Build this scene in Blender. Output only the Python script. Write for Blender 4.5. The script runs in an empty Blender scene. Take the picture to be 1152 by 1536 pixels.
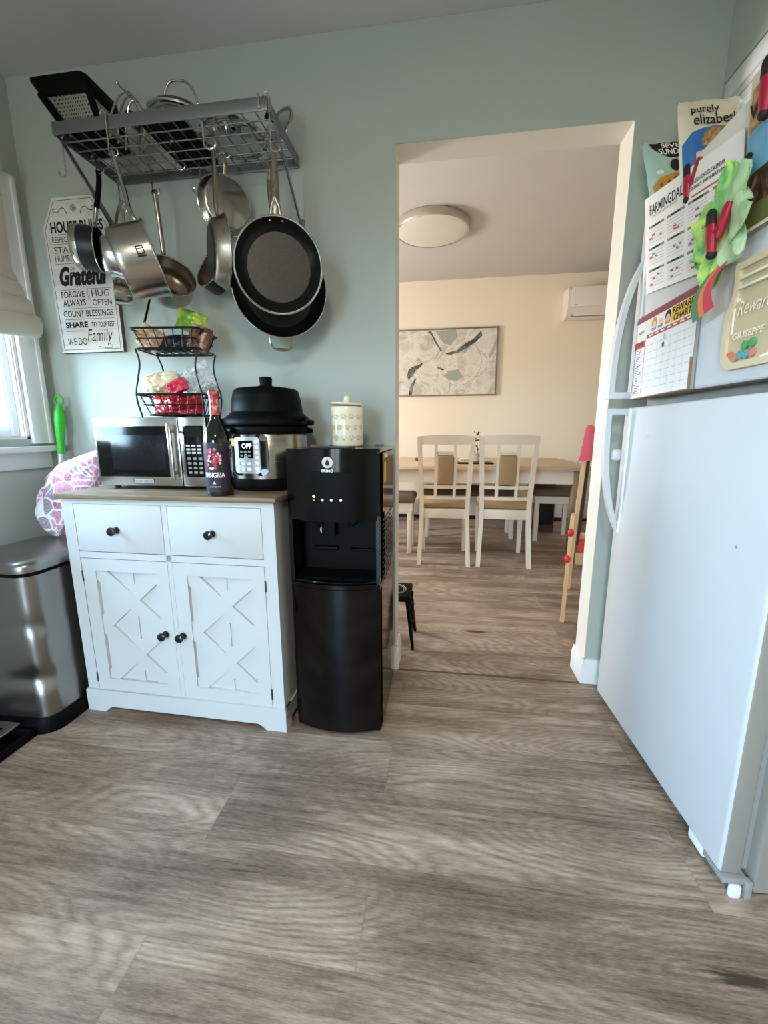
import bpy, bmesh, math, random
from mathutils import Vector as V, Matrix as Mx, noise
random.seed(7)
SC = bpy.context.scene
COL = SC.collection
PI = math.pi

# ---------------------------------------------------------------- materials
def lin(h):
    if isinstance(h, str):
        h = h.lstrip('#'); c = [int(h[i:i+2], 16)/255 for i in (0, 2, 4)]
    else:
        c = list(h)
    return [x/12.92 if x <= .04045 else ((x+.055)/1.055)**2.4 for x in c]

class NT:
    """small node-tree helper"""
    def __init__(s, name):
        s.mat = bpy.data.materials.new(name); s.mat.use_nodes = True
        s.nt = s.mat.node_tree; s.nt.nodes.clear()
        s.out = s.n('ShaderNodeOutputMaterial')
    def n(s, t, **kw):
        nd = s.nt.nodes.new(t)
        for k, v in kw.items():
            if k in nd.inputs: nd.inputs[k].default_value = v
            else: setattr(nd, k, v)
        return nd
    def l(s, a, b): s.nt.links.new(a, b)
    def math(s, op, a, b=None):
        m = s.n('ShaderNodeMath', operation=op)
        for i, x in enumerate((a, b)):
            if x is None: continue
            if isinstance(x, (int, float)): m.inputs[i].default_value = x
            else: s.l(x, m.inputs[i])
        return m.outputs[0]
    def mix(s, f, a, b, mode='MIX'):
        m = s.n('ShaderNodeMix', data_type='RGBA', blend_type=mode)
        for sock, x in ((m.inputs[0], f), (m.inputs[6], a), (m.inputs[7], b)):
            if isinstance(x, (int, float)): sock.default_value = x
            elif isinstance(x, (list, tuple)): sock.default_value = (*x[:3], 1)
            else: s.l(x, sock)
        return m.outputs[2]
    def ramp(s, f, stops):
        r = s.n('ShaderNodeValToRGB'); e = r.color_ramp.elements
        while len(e) < len(stops): e.new(.5)
        for q, (p, c) in zip(e, stops):
            q.position = p; q.color = (*c[:3], 1) if not isinstance(c, (int, float)) else (c, c, c, 1)
        s.l(f, r.inputs[0]); return r.outputs[0]

MATS = {}
def mat(name, col, rough=.5, metal=0., var=.05, vs=9., bump=0., bs=250., spec=.5, trans=0., ior=1.45, coat=0., emit=0., alpha=1., aniso=None, sheen=0.):
    """principled material with a noise-driven variation of colour and roughness"""
    t = NT(name); c = lin(col)
    p = t.n('ShaderNodeBsdfPrincipled')
    tc = t.n('ShaderNodeTexCoord')
    nz = t.n('ShaderNodeTexNoise', Scale=vs, Detail=3.)
    if aniso:
        mp = t.n('ShaderNodeMapping'); mp.inputs['Scale'].default_value = aniso
        t.l(tc.outputs['Object'], mp.inputs[0]); t.l(mp.outputs[0], nz.inputs['Vector'])
    else:
        t.l(tc.outputs['Object'], nz.inputs['Vector'])
    t.l(t.mix(nz.outputs[0], [x*(1-var) for x in c], [min(1, x*(1+var)) for x in c]), p.inputs['Base Color'])
    rr = t.math('MULTIPLY_ADD', nz.outputs[0], .12); rr.node.inputs[2].default_value = max(0, rough-.06)
    t.l(rr, p.inputs['Roughness'])
    p.inputs['Metallic'].default_value = metal
    p.inputs['Specular IOR Level'].default_value = spec
    p.inputs['IOR'].default_value = ior
    p.inputs['Transmission Weight'].default_value = trans
    p.inputs['Coat Weight'].default_value = coat
    p.inputs['Coat Roughness'].default_value = .06
    p.inputs['Alpha'].default_value = alpha
    p.inputs['Sheen Weight'].default_value = sheen
    if emit:
        p.inputs['Emission Color'].default_value = (*c, 1); p.inputs['Emission Strength'].default_value = emit
    if bump:
        nb = t.n('ShaderNodeTexNoise', Scale=bs, Detail=2.); t.l(tc.outputs['Object'], nb.inputs['Vector'])
        bp = t.n('ShaderNodeBump', Strength=bump, Distance=.002); t.l(nb.outputs[0], bp.inputs['Height']); t.l(bp.outputs[0], p.inputs['Normal'])
    t.l(p.outputs[0], t.out.inputs[0])
    MATS[name] = t.mat
    return t.mat

def wood_floor():
    t = NT('plank_floor'); tc = t.n('ShaderNodeTexCoord')
    mp = t.n('ShaderNodeMapping'); mp.inputs['Location'].default_value = (1.274+.027, .883, 0)
    t.l(tc.outputs['Object'], mp.inputs[0])
    br = t.n('ShaderNodeTexBrick', offset=.37, offset_frequency=2, squash=1.)
    br.inputs['Scale'].default_value = 1.; br.inputs['Mortar Size'].default_value = .0008; br.inputs['Mortar Smooth'].default_value = .5
    br.inputs['Bias'].default_value = 0.; br.inputs['Brick Width'].default_value = 1.22; br.inputs['Row Height'].default_value = .21
    br.inputs['Color1'].default_value = (0, 0, 0, 1); br.inputs['Color2'].default_value = (1, 1, 1, 1); br.inputs['Mortar'].default_value = (.5, .5, .5, 1)
    t.l(mp.outputs[0], br.inputs['Vector'])
    rnd = t.n('ShaderNodeSeparateColor'); t.l(br.outputs['Color'], rnd.inputs[0]); R = rnd.outputs[0]
    # per-plank shift of the grain
    sx = t.n('ShaderNodeSeparateXYZ'); t.l(mp.outputs[0], sx.inputs[0])
    def co(ax, ay, az):
        c = t.n('ShaderNodeCombineXYZ')
        t.l(t.math('MULTIPLY', sx.outputs[0], ax), c.inputs[0]); t.l(t.math('MULTIPLY', sx.outputs[1], ay), c.inputs[1])
        t.l(t.math('MULTIPLY', R, az), c.inputs[2]); return c.outputs[0]
    n1 = t.n('ShaderNodeTexNoise', Scale=1., Detail=3., Distortion=.5, Roughness=.5); t.l(co(1.1, 6., 31.), n1.inputs['Vector'])
    n2 = t.n('ShaderNodeTexNoise', Scale=1., Detail=6., Roughness=.7); t.l(co(4., 90., 17.), n2.inputs['Vector'])
    n3 = t.n('ShaderNodeTexNoise', Scale=1., Detail=4., Roughness=.6); t.l(co(1.6, 7., 11.), n3.inputs['Vector'])
    n4 = t.n('ShaderNodeTexNoise', Scale=1., Detail=3., Roughness=.75); t.l(co(45., 430., 7.), n4.inputs['Vector'])
    vo = t.n('ShaderNodeTexVoronoi', Scale=1., Randomness=1., feature='SMOOTH_F1'); vo.inputs['Smoothness'].default_value = .55; t.l(co(1.15, 4.3, 5.), vo.inputs['Vector'])
    vd = vo.outputs['Distance']
    hf = t.math('ADD', vd, t.math('MULTIPLY', n1.outputs[0], .34))
    rings = t.math('POWER', t.math('PINGPONG', t.math('MULTIPLY', hf, 44.), 1.), .8)
    ramp_ = t.math('MULTIPLY', rings, t.ramp(n3.outputs[0], [(.40, .04), (.62, .34)]))
    knot = t.math('MAXIMUM', t.math('SUBTRACT', 1., t.math('MULTIPLY', t.math('ADD', vd, t.math('MULTIPLY', n2.outputs[0], .12)), 6.5)), 0.)
    g = t.math('ADD', t.math('MULTIPLY', ramp_, .62), t.math('MULTIPLY', n2.outputs[0], .62))
    g = t.math('ADD', g, t.math('MULTIPLY', n3.outputs[0], .50))
    g = t.math('ADD', g, t.math('MULTIPLY', n4.outputs[0], .50))
    g = t.math('SUBTRACT', g, t.math('MULTIPLY', knot, 1.3))
    g = t.math('ADD', g, t.math('MULTIPLY', R, .07))
    colr = t.ramp(t.math('SUBTRACT', g, .48), [(.11, lin('#46392f')), (.33, lin('#826f60')), (.51, lin('#a69281')), (.80, lin('#cfbcaa'))])
    colr = t.mix(t.math('MULTIPLY', br.outputs['Fac'], .35), colr, lin('#5c4f46'))
    p = t.n('ShaderNodeBsdfPrincipled'); t.l(colr, p.inputs['Base Color'])
    rr = t.math('MULTIPLY_ADD', n2.outputs[0], .25); rr.node.inputs[2].default_value = .36; t.l(rr, p.inputs['Roughness'])
    p.inputs['Specular IOR Level'].default_value = .45
    bp = t.n('ShaderNodeBump', Strength=.25, Distance=.001); t.l(t.math('SUBTRACT', n2.outputs[0], br.outputs['Fac']), bp.inputs['Height']); t.l(bp.outputs[0], p.inputs['Normal'])
    t.l(p.outputs[0], t.out.inputs[0]); return t.mat

def wood(name, c1, c2, axis=(2, 40, 40), rough=.5):
    t = NT(name); tc = t.n('ShaderNodeTexCoord'); mp = t.n('ShaderNodeMapping'); mp.inputs['Scale'].default_value = axis
    t.l(tc.outputs['Object'], mp.inputs[0])
    nz = t.n('ShaderNodeTexNoise', Scale=1., Detail=5., Roughness=.6, Distortion=.4); t.l(mp.outputs[0], nz.inputs['Vector'])
    p = t.n('ShaderNodeBsdfPrincipled', Roughness=rough)
    t.l(t.ramp(nz.outputs[0], [(.32, lin(c1)), (.68, lin(c2))]), p.inputs['Base Color']); t.l(p.outputs[0], t.out.inputs[0]); return t.mat

def steel(name, col='#b9b4ac', rough=.22, stretch=(3, 3, 120), var=.12):
    t = NT(name); tc = t.n('ShaderNodeTexCoord'); mp = t.n('ShaderNodeMapping'); mp.inputs['Scale'].default_value = stretch
    t.l(tc.outputs['Object'], mp.inputs[0])
    nz = t.n('ShaderNodeTexNoise', Scale=2., Detail=4.); t.l(mp.outputs[0], nz.inputs['Vector'])
    c = lin(col); p = t.n('ShaderNodeBsdfPrincipled', Metallic=1.)
    t.l(t.mix(nz.outputs[0], [x*(1-var) for x in c], [min(1, x*(1+var)) for x in c]), p.inputs['Base Color'])
    rr = t.math('MULTIPLY_ADD', nz.outputs[0], .16); rr.node.inputs[2].default_value = rough-.08; t.l(rr, p.inputs['Roughness'])
    t.l(p.outputs[0], t.out.inputs[0]); return t.mat

def glass(name, col='#f2f6f5', rough=.02):
    """thin pane: mostly clear with a fresnel sheen"""
    t = NT(name); tr = t.n('ShaderNodeBsdfTransparent'); tr.inputs[0].default_value = (*lin(col), 1)
    tc = t.n('ShaderNodeTexCoord'); nz = t.n('ShaderNodeTexNoise', Scale=12.); t.l(tc.outputs['Object'], nz.inputs['Vector'])
    gl = t.n('ShaderNodeBsdfGlossy'); rr = t.math('MULTIPLY_ADD', nz.outputs[0], .05); rr.node.inputs[2].default_value = rough; t.l(rr, gl.inputs['Roughness'])
    fr = t.n('ShaderNodeFresnel', IOR=1.22); mx = t.n('ShaderNodeMixShader')
    t.l(t.math('ADD', fr.outputs[0], .04), mx.inputs[0]); t.l(tr.outputs[0], mx.inputs[1]); t.l(gl.outputs[0], mx.inputs[2])
    t.l(mx.outputs[0], t.out.inputs[0]); return t.mat

def plastic_film(name, col='#e8ecec', dens=.25):
    t = NT(name); tr = t.n('ShaderNodeBsdfTransparent'); p = t.n('ShaderNodeBsdfPrincipled', Roughness=.18)
    p.inputs['Base Color'].default_value = (*lin(col), 1)
    tc = t.n('ShaderNodeTexCoord'); nz = t.n('ShaderNodeTexNoise', Scale=45., Detail=4., Distortion=1.5); t.l(tc.outputs['Object'], nz.inputs['Vector'])
    mx = t.n('ShaderNodeMixShader'); t.l(t.ramp(nz.outputs[0], [(.38, dens*.5), (.7, min(1, dens*2.2))]), mx.inputs[0])
    t.l(tr.outputs[0], mx.inputs[1]); t.l(p.outputs[0], mx.inputs[2]); t.l(mx.outputs[0], t.out.inputs[0]); return t.mat

def blotch(name, stops, scale=6., distort=1.5, rough=.6, detail=4., stretch=(1, 1, 1), bump=0.):
    """noise through a colour ramp"""
    t = NT(name); tc = t.n('ShaderNodeTexCoord'); mp = t.n('ShaderNodeMapping'); mp.inputs['Scale'].default_value = stretch
    t.l(tc.outputs['Object'], mp.inputs[0])
    nz = t.n('ShaderNodeTexNoise', Scale=scale, Detail=detail, Distortion=distort); t.l(mp.outputs[0], nz.inputs['Vector'])
    p = t.n('ShaderNodeBsdfPrincipled', Roughness=rough)
    t.l(t.ramp(nz.outputs[0], [(a, lin(c)) for a, c in stops]), p.inputs['Base Color'])
    if bump:
        bp = t.n('ShaderNodeBump', Strength=bump, Distance=.004); t.l(nz.outputs[0], bp.inputs['Height']); t.l(bp.outputs[0], p.inputs['Normal'])
    t.l(p.outputs[0], t.out.inputs[0]); return t.mat

def perforated(name):
    """steel sheet with rows of dark round holes in its own pattern"""
    t = NT(name); tc = t.n('ShaderNodeTexCoord'); s = t.n('ShaderNodeSeparateXYZ'); t.l(tc.outputs['Object'], s.inputs[0])
    ang = t.math('ARCTAN2', s.outputs[1], s.outputs[0])
    row = t.math('MULTIPLY', s.outputs[2], 95.); r0 = t.math('FLOOR', row)
    u = t.math('ADD', t.math('MULTIPLY', ang, 7.5), t.math('MULTIPLY', r0, .5))
    du = t.math('SUBTRACT', t.math('FRACT', u), .5); dv = t.math('SUBTRACT', t.math('FRACT', row), .5)
    d = t.math('SQRT', t.math('ADD', t.math('MULTIPLY', du, du), t.math('MULTIPLY', dv, dv)))
    hole = t.math('LESS_THAN', d, .24)
    hole = t.math('MULTIPLY', hole, t.math('LESS_THAN', s.outputs[2], .125))
    p = t.n('ShaderNodeBsdfPrincipled', Roughness=.3)
    t.l(t.mix(hole, lin('#c8c4bc'), lin('#1a1a1a')), p.inputs['Base Color']); t.l(t.math('SUBTRACT', 1., hole), p.inputs['Metallic'])
    t.l(p.outputs[0], t.out.inputs[0]); return t.mat

def hexpan(name):
    """non-stick coating with a fine honeycomb relief"""
    t = NT(name); tc = t.n('ShaderNodeTexCoord')
    vo = t.n('ShaderNodeTexVoronoi', Scale=330., Randomness=.5, feature='DISTANCE_TO_EDGE'); t.l(tc.outputs['Object'], vo.inputs['Vector'])
    p = t.n('ShaderNodeBsdfPrincipled', Roughness=.38, Metallic=.5)
    t.l(t.ramp(vo.outputs['Distance'], [(.02, lin('#574e43')), (.25, lin('#302a24'))]), p.inputs['Base Color'])
    bp = t.n('ShaderNodeBump', Strength=.2, Distance=.001); t.l(vo.outputs['Distance'], bp.inputs['Height']); t.l(bp.outputs[0], p.inputs['Normal'])
    t.l(p.outputs[0], t.out.inputs[0]); return t.mat

def leaf_fabric(name):
    t = NT(name); tc = t.n('ShaderNodeTexCoord')
    nz = t.n('ShaderNodeTexNoise', Scale=9., Detail=1.); t.l(tc.outputs['Object'], nz.inputs['Vector'])
    ad = t.n('ShaderNodeVectorMath', operation='MULTIPLY_ADD'); t.l(nz.outputs['Color'], ad.inputs[0]); ad.inputs[1].default_value = (.06, .06, .06); t.l(tc.outputs['Object'], ad.inputs[2])
    mp = t.n('ShaderNodeMapping'); mp.inputs['Rotation'].default_value = (.3, .7, .4); mp.inputs['Scale'].default_value = (17, 44, 20); t.l(ad.outputs[0], mp.inputs[0])
    v1 = t.n('ShaderNodeTexVoronoi', feature='DISTANCE_TO_EDGE', Scale=1.); t.l(mp.outputs[0], v1.inputs['Vector'])
    v2 = t.n('ShaderNodeTexVoronoi', Scale=1.); t.l(mp.outputs[0], v2.inputs['Vector'])
    sp = t.n('ShaderNodeSeparateColor'); t.l(v2.outputs['Color'], sp.inputs[0])
    leaf = t.ramp(sp.outputs[0], [(.0, lin('#f3e9ee')), (.14, lin('#d98fae')), (.45, lin('#b9567f')), (.72, lin('#cf86a6')), (.88, lin('#8d7f92'))])
    leaf.node.color_ramp.interpolation = 'CONSTANT'
    veins = t.math('PINGPONG', t.math('MULTIPLY', v2.outputs['Distance'], 5.), .5)
    leaf = t.mix(t.math('MULTIPLY', veins, .8), leaf, lin('#f4dfe8'))
    c = t.mix(t.ramp(v1.outputs['Distance'], [(.05, 1.), (.09, 0.)]), leaf, lin('#f5f0f2'))
    p = t.n('ShaderNodeBsdfPrincipled', Roughness=.8); t.l(c, p.inputs['Base Color']); t.l(p.outputs[0], t.out.inputs[0]); return t.mat

M = {}
M['floor'] = wood_floor()
M['wall'] = mat('wall_paint_sage_grey', '#b4bab1', .62, var=.03, vs=3, bump=.08, bs=60)
M['white_wall'] = mat('wall_paint_offwhite', '#e9e2d6', .6, var=.02, vs=3, bump=.05, bs=60)
M['cream_wall'] = mat('wall_paint_cream', '#efe3cd', .6, var=.02, vs=3)
M['ceil'] = mat('ceiling_paint', '#c9c6c2', .8, var=.03, vs=3, bump=.1, bs=40)
M['trim'] = mat('trim_white_gloss', '#eeecea', .35, var=.02)
M['sash'] = mat('window_vinyl_white', '#eceeee', .4, var=.02)
M['glass'] = glass('window_glass')
M['lidglass'] = glass('lid_glass', '#d4dcda', .03)
M['heater'] = mat('heater_enamel', '#dcd8d0', .4)
M['black'] = mat('black_plastic', '#141414', .4, var=.2)
M['gloss_black'] = mat('black_gloss_plastic', '#030303', .1, var=.2, spec=.4)
M['matt_black'] = mat('black_matt_plastic', '#080808', .5, var=.2, spec=.1)
M['wire'] = mat('black_wire', '#101010', .35, metal=.3, var=.2)
M['rack'] = mat('rack_gunmetal', '#838385', .38, metal=.75, var=.12, vs=30)
M['rackdark'] = mat('rack_brace_grey', '#8b8b8d', .28, metal=.8, var=.12)
M['chrome'] = steel('chrome_wire', '#cfcdc8', .14, (8, 8, 8), .06)
M['steel'] = steel('brushed_steel', '#b5afa6', .24)
M['steelwarm'] = steel('worn_pan_steel', '#a89d8e', .3, (40, 40, 6))
M['steelbright'] = steel('polished_steel', '#c9c5be', .16, (6, 6, 60))
M['can_steel'] = mat('brushed_can_steel', '#9a9691', .3, metal=1., var=.02, vs=3)
M['panblack'] = mat('pan_black_enamel', '#1a1a1b', .35, var=.2)
M['nonstick'] = mat('nonstick_black', '#121212', .3, var=.25)
M['hex'] = hexpan('nonstick_honeycomb')
M['panbase'] = mat('scorched_pan_base', '#2c2622', .38, metal=.7, var=.3, vs=20)
M['perf'] = perforated('perforated_steel')
M['cabinet'] = mat('cabinet_white', '#c8c9c9', .42, var=.02)
M['counter'] = wood('oak_laminate', '#6f5a44', '#8d7458', (3, 45, 45), .45)
M['knob'] = mat('knob_black', '#17110f', .15, var=.2, coat=.5)
M['hinge'] = mat('hinge_dark', '#4a4744', .4, metal=.7)
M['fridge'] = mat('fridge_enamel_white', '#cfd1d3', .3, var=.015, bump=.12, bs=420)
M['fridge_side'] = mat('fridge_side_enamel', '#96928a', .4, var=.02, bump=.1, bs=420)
M['gasket'] = mat('gasket_grey', '#9a9a98', .5)
M['paper'] = mat('paper_white', '#f2efec', .7, var=.02)
M['paper2'] = mat('paper_offwhite', '#e6e2da', .7, var=.03)
M['ink'] = mat('ink_black', '#1c1a19', .7)
M['inkgrey'] = mat('ink_grey', '#8d8984', .7)
M['inklight'] = mat('ink_light_grey', '#c6c2bf', .7)
M['inkred'] = mat('ink_red', '#c0505a', .7)
M['inkblue'] = mat('ink_blue', '#7f8bc0', .7)
M['maroon'] = mat('print_maroon', '#8e4a52', .6)
M['brick'] = mat('print_brick_red', '#bf5643', .6)
M['orange'] = mat('print_orange', '#dd8a3c', .6)
M['yellow'] = mat('print_yellow', '#e5bb45', .6)
M['skin'] = mat('print_peach', '#efc5a8', .6)
M['hairblack'] = mat('print_dark_hair', '#1d1719', .6)
M['clip'] = mat('clip_red_plastic', '#a81a35', .3, var=.06)
M['clipgrip'] = mat('clip_black_rubber', '#241a1c', .6)
M['ribred'] = mat('ribbon_red', '#dd4a63', .7)
M['ribor'] = mat('ribbon_orange', '#f08a52', .7)
M['ribgr'] = mat('ribbon_green', '#5f8f6c', .7)
M['board'] = mat('jar_board_tan', '#c9b894', .55, var=.04)
M['board_edge'] = mat('jar_board_rim', '#d8c8a5', .5, var=.04)
M['acrylic'] = mat('acrylic_cream', '#f5eedd', .3)
M['tissue'] = blotch('green_tissue_petal', [(.3, '#4fae5e'), (.48, '#93d57e'), (.62, '#c9e56a'), (.8, '#dff0a0')], 16, 1.2, .7)
M['tissue2'] = blotch('pale_green_tissue', [(.3, '#93c08a'), (.5, '#b9d8a8'), (.75, '#d9ecc8')], 14, 1., .7)
M['linen'] = mat('linen_shade', '#cfc4b4', .85, var=.05, bump=.3, bs=300, sheen=.3)
M['leaf'] = leaf_fabric('leaf_print_fabric')
M['green'] = mat('green_grip_plastic', '#35b428', .4)
M['pole'] = mat('white_pole_metal', '#d8d8d4', .3, metal=.2)
M['cream'] = mat('cream_ceramic', '#ece0c4', .16, var=.03, coat=.5)
M['pawshade'] = mat('paw_relief_shadow', '#c2b48f', .4)  # darker tone paints the relief's shade onto the raised paws
M['bottle'] = mat('dark_green_glass', '#0b100b', .05, coat=1., var=.1)
M['foil'] = blotch('red_foil', [(.4, '#a3242c'), (.55, '#c33a3c'), (.68, '#e9c3a4')], 60, .5, .35)
M['winelabel'] = mat('label_dark_plum', '#2c1c2c', .5)
M['labelrose'] = mat('label_rose', '#cf3450', .5)
M['labelpale'] = mat('label_pale', '#e7d4da', .5)
M['lcd'] = mat('lcd_dark', '#0b0f14', .1)
M['lcdtext'] = mat('lcd_lit_text', '#dff6ff', .5, emit=1.2)
M['led'] = mat('led_green', '#b6f53a', .4, emit=2.5)
M['white'] = mat('white_print', '#f1f1ef', .5)
M['silverp'] = mat('silver_panel', '#c3c4c4', .35, metal=.5)
M['microglass'] = mat('microwave_door_glass', '#08080a', .12, var=.2, spec=.3)
M['microwin'] = mat('microwave_window_mesh', '#141417', .2, var=.2, vs=60, spec=.3)
M['sign'] = blotch('sign_whitewash', [(.3, '#cfcac2'), (.5, '#dedad3'), (.7, '#e6e3dd')], 5, .6, .7, stretch=(1, 1, 6))
M['signedge'] = mat('sign_edge_grey', '#5c5754', .7)
M['chair'] = mat('chair_paint_antique_white', '#e2d8c8', .4, var=.03)
M['upholstery'] = mat('upholstery_tan', '#a28763', .8, var=.08, vs=80, bump=.2, bs=400)
M['darkseat'] = mat('upholstery_brown', '#6b5848', .75, var=.1, vs=60)
M['tabletop'] = wood('table_oak', '#c2a684', '#dcc4a2', (2, 30, 30), .4)
M['tableleg'] = wood('table_leg_oak', '#7e6a54', '#9c8568', (30, 30, 2), .5)
M['darkwood'] = wood('dark_brown_wood', '#3a2420', '#5a3a30', (20, 20, 3), .5)
M['pine'] = wood('easel_pine', '#c79b6a', '#dfb989', (30, 30, 2), .5)
M['red'] = mat('red_plastic', '#d3232f', .35, var=.04)
M['chalk'] = mat('chalkboard', '#1e1a1a', .6)
M['diffuser'] = mat('lamp_diffuser', '#d9d3cc', .4, var=.02)
M['acwhite'] = mat('ac_white', '#e4ddd4', .4, var=.02)
M['acdark'] = mat('ac_vent_grey', '#8f877c', .5)
M['frame'] = mat('picture_frame_pewter', '#8b8178', .35, metal=.5)
M['plantgreen'] = mat('plant_dark_green', '#39493a', .6, var=.2)
M['pot'] = mat('plant_pot_taupe', '#a58a78', .6)
M['apple'] = mat('red_fruit_skin', '#b3202a', .25, var=.25, vs=25, coat=.4)
M['potato'] = mat('onion_skin', '#b0563e', .5, var=.2, vs=25)
M['bread'] = blotch('bread_bag', [(.3, '#b4783c'), (.45, '#e6d9b0'), (.62, '#efe6c8'), (.74, '#9a6a3a')], 14, 1., .35)
M['kraft'] = blotch('wrapper_peach', [(.35, '#c98f72'), (.5, '#e0bd9d'), (.65, '#ead7bf')], 18, .8, .4)
M['greenbag'] = blotch('snack_bag_green', [(.3, '#4e7a24'), (.48, '#83a82e'), (.62, '#c2c94a'), (.72, '#d9a431')], 16, .8, .3)
M['brownbag'] = blotch('snack_bag_brown', [(.3, '#332622'), (.5, '#8a5a40'), (.6, '#e7ded2'), (.75, '#2f3352')], 20, .8, .35)
M['teal'] = mat('teal_card', '#5fa79a', .5)
M['film'] = plastic_film('clear_bag_film', dens=.34)
M['filmdense'] = plastic_film('crinkled_bag_film', dens=.55)
M['bluebag'] = mat('bag_blue', '#2f72b8', .4, var=.12)
M['mint'] = mat('bag_mint', '#a9c9bd', .4, var=.05)
M['bagcream'] = mat('bag_cream', '#e4d8bf', .45, var=.04)
M['granola'] = blotch('print_granola', [(.3, '#6b4128'), (.48, '#b07a44'), (.65, '#d8ae74')], 40, 1., .5)
M['honey'] = mat('print_honey', '#c98a2e', .5, var=.1)
M['cocoa'] = blotch('print_cookies', [(.35, '#2c1b17'), (.5, '#4e3327'), (.62, '#8d6a50'), (.75, '#cfc8c4')], 22, 1., .5)
M['purple'] = mat('print_lilac', '#8d7cc0', .5)
M['skyblue'] = mat('print_sky_blue', '#6aa9cc', .5)
M['olive'] = mat('print_olive', '#6b6a3a', .5)
M['candyteal'] = mat('candy_teal', '#5aa3a6', .4)
M['candygreen'] = mat('candy_green', '#5da069', .4)
M['candyor'] = mat('candy_orange', '#c9835a', .4)
M['candypink'] = mat('candy_pink', '#c9877c', .4)
M['stickyellow'] = mat('energy_label_yellow', '#e0c04a', .5)
M['brown'] = mat('brown_edge', '#a5713f', .6)
M['tape'] = mat('torn_foam_white', '#eef0f4', .7)
M['thresh'] = mat('threshold_strip', '#5f5145', .5)
M['aluminium'] = mat('lamp_trim_aluminium', '#b9b1a6', .35, metal=.6)

# ---------------------------------------------------------------- geometry helpers
def frame_to(axis, up=(0, 0, 1)):
    """rotation whose local z is AXIS"""
    z = V(axis).normalized(); u = V(up)
    if abs(z.dot(u.normalized())) > .999: u = V((0, 1, 0))
    x = u.cross(z).normalized(); y = z.cross(x)
    return Mx((x, y, z)).transposed().to_4x4()

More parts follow.
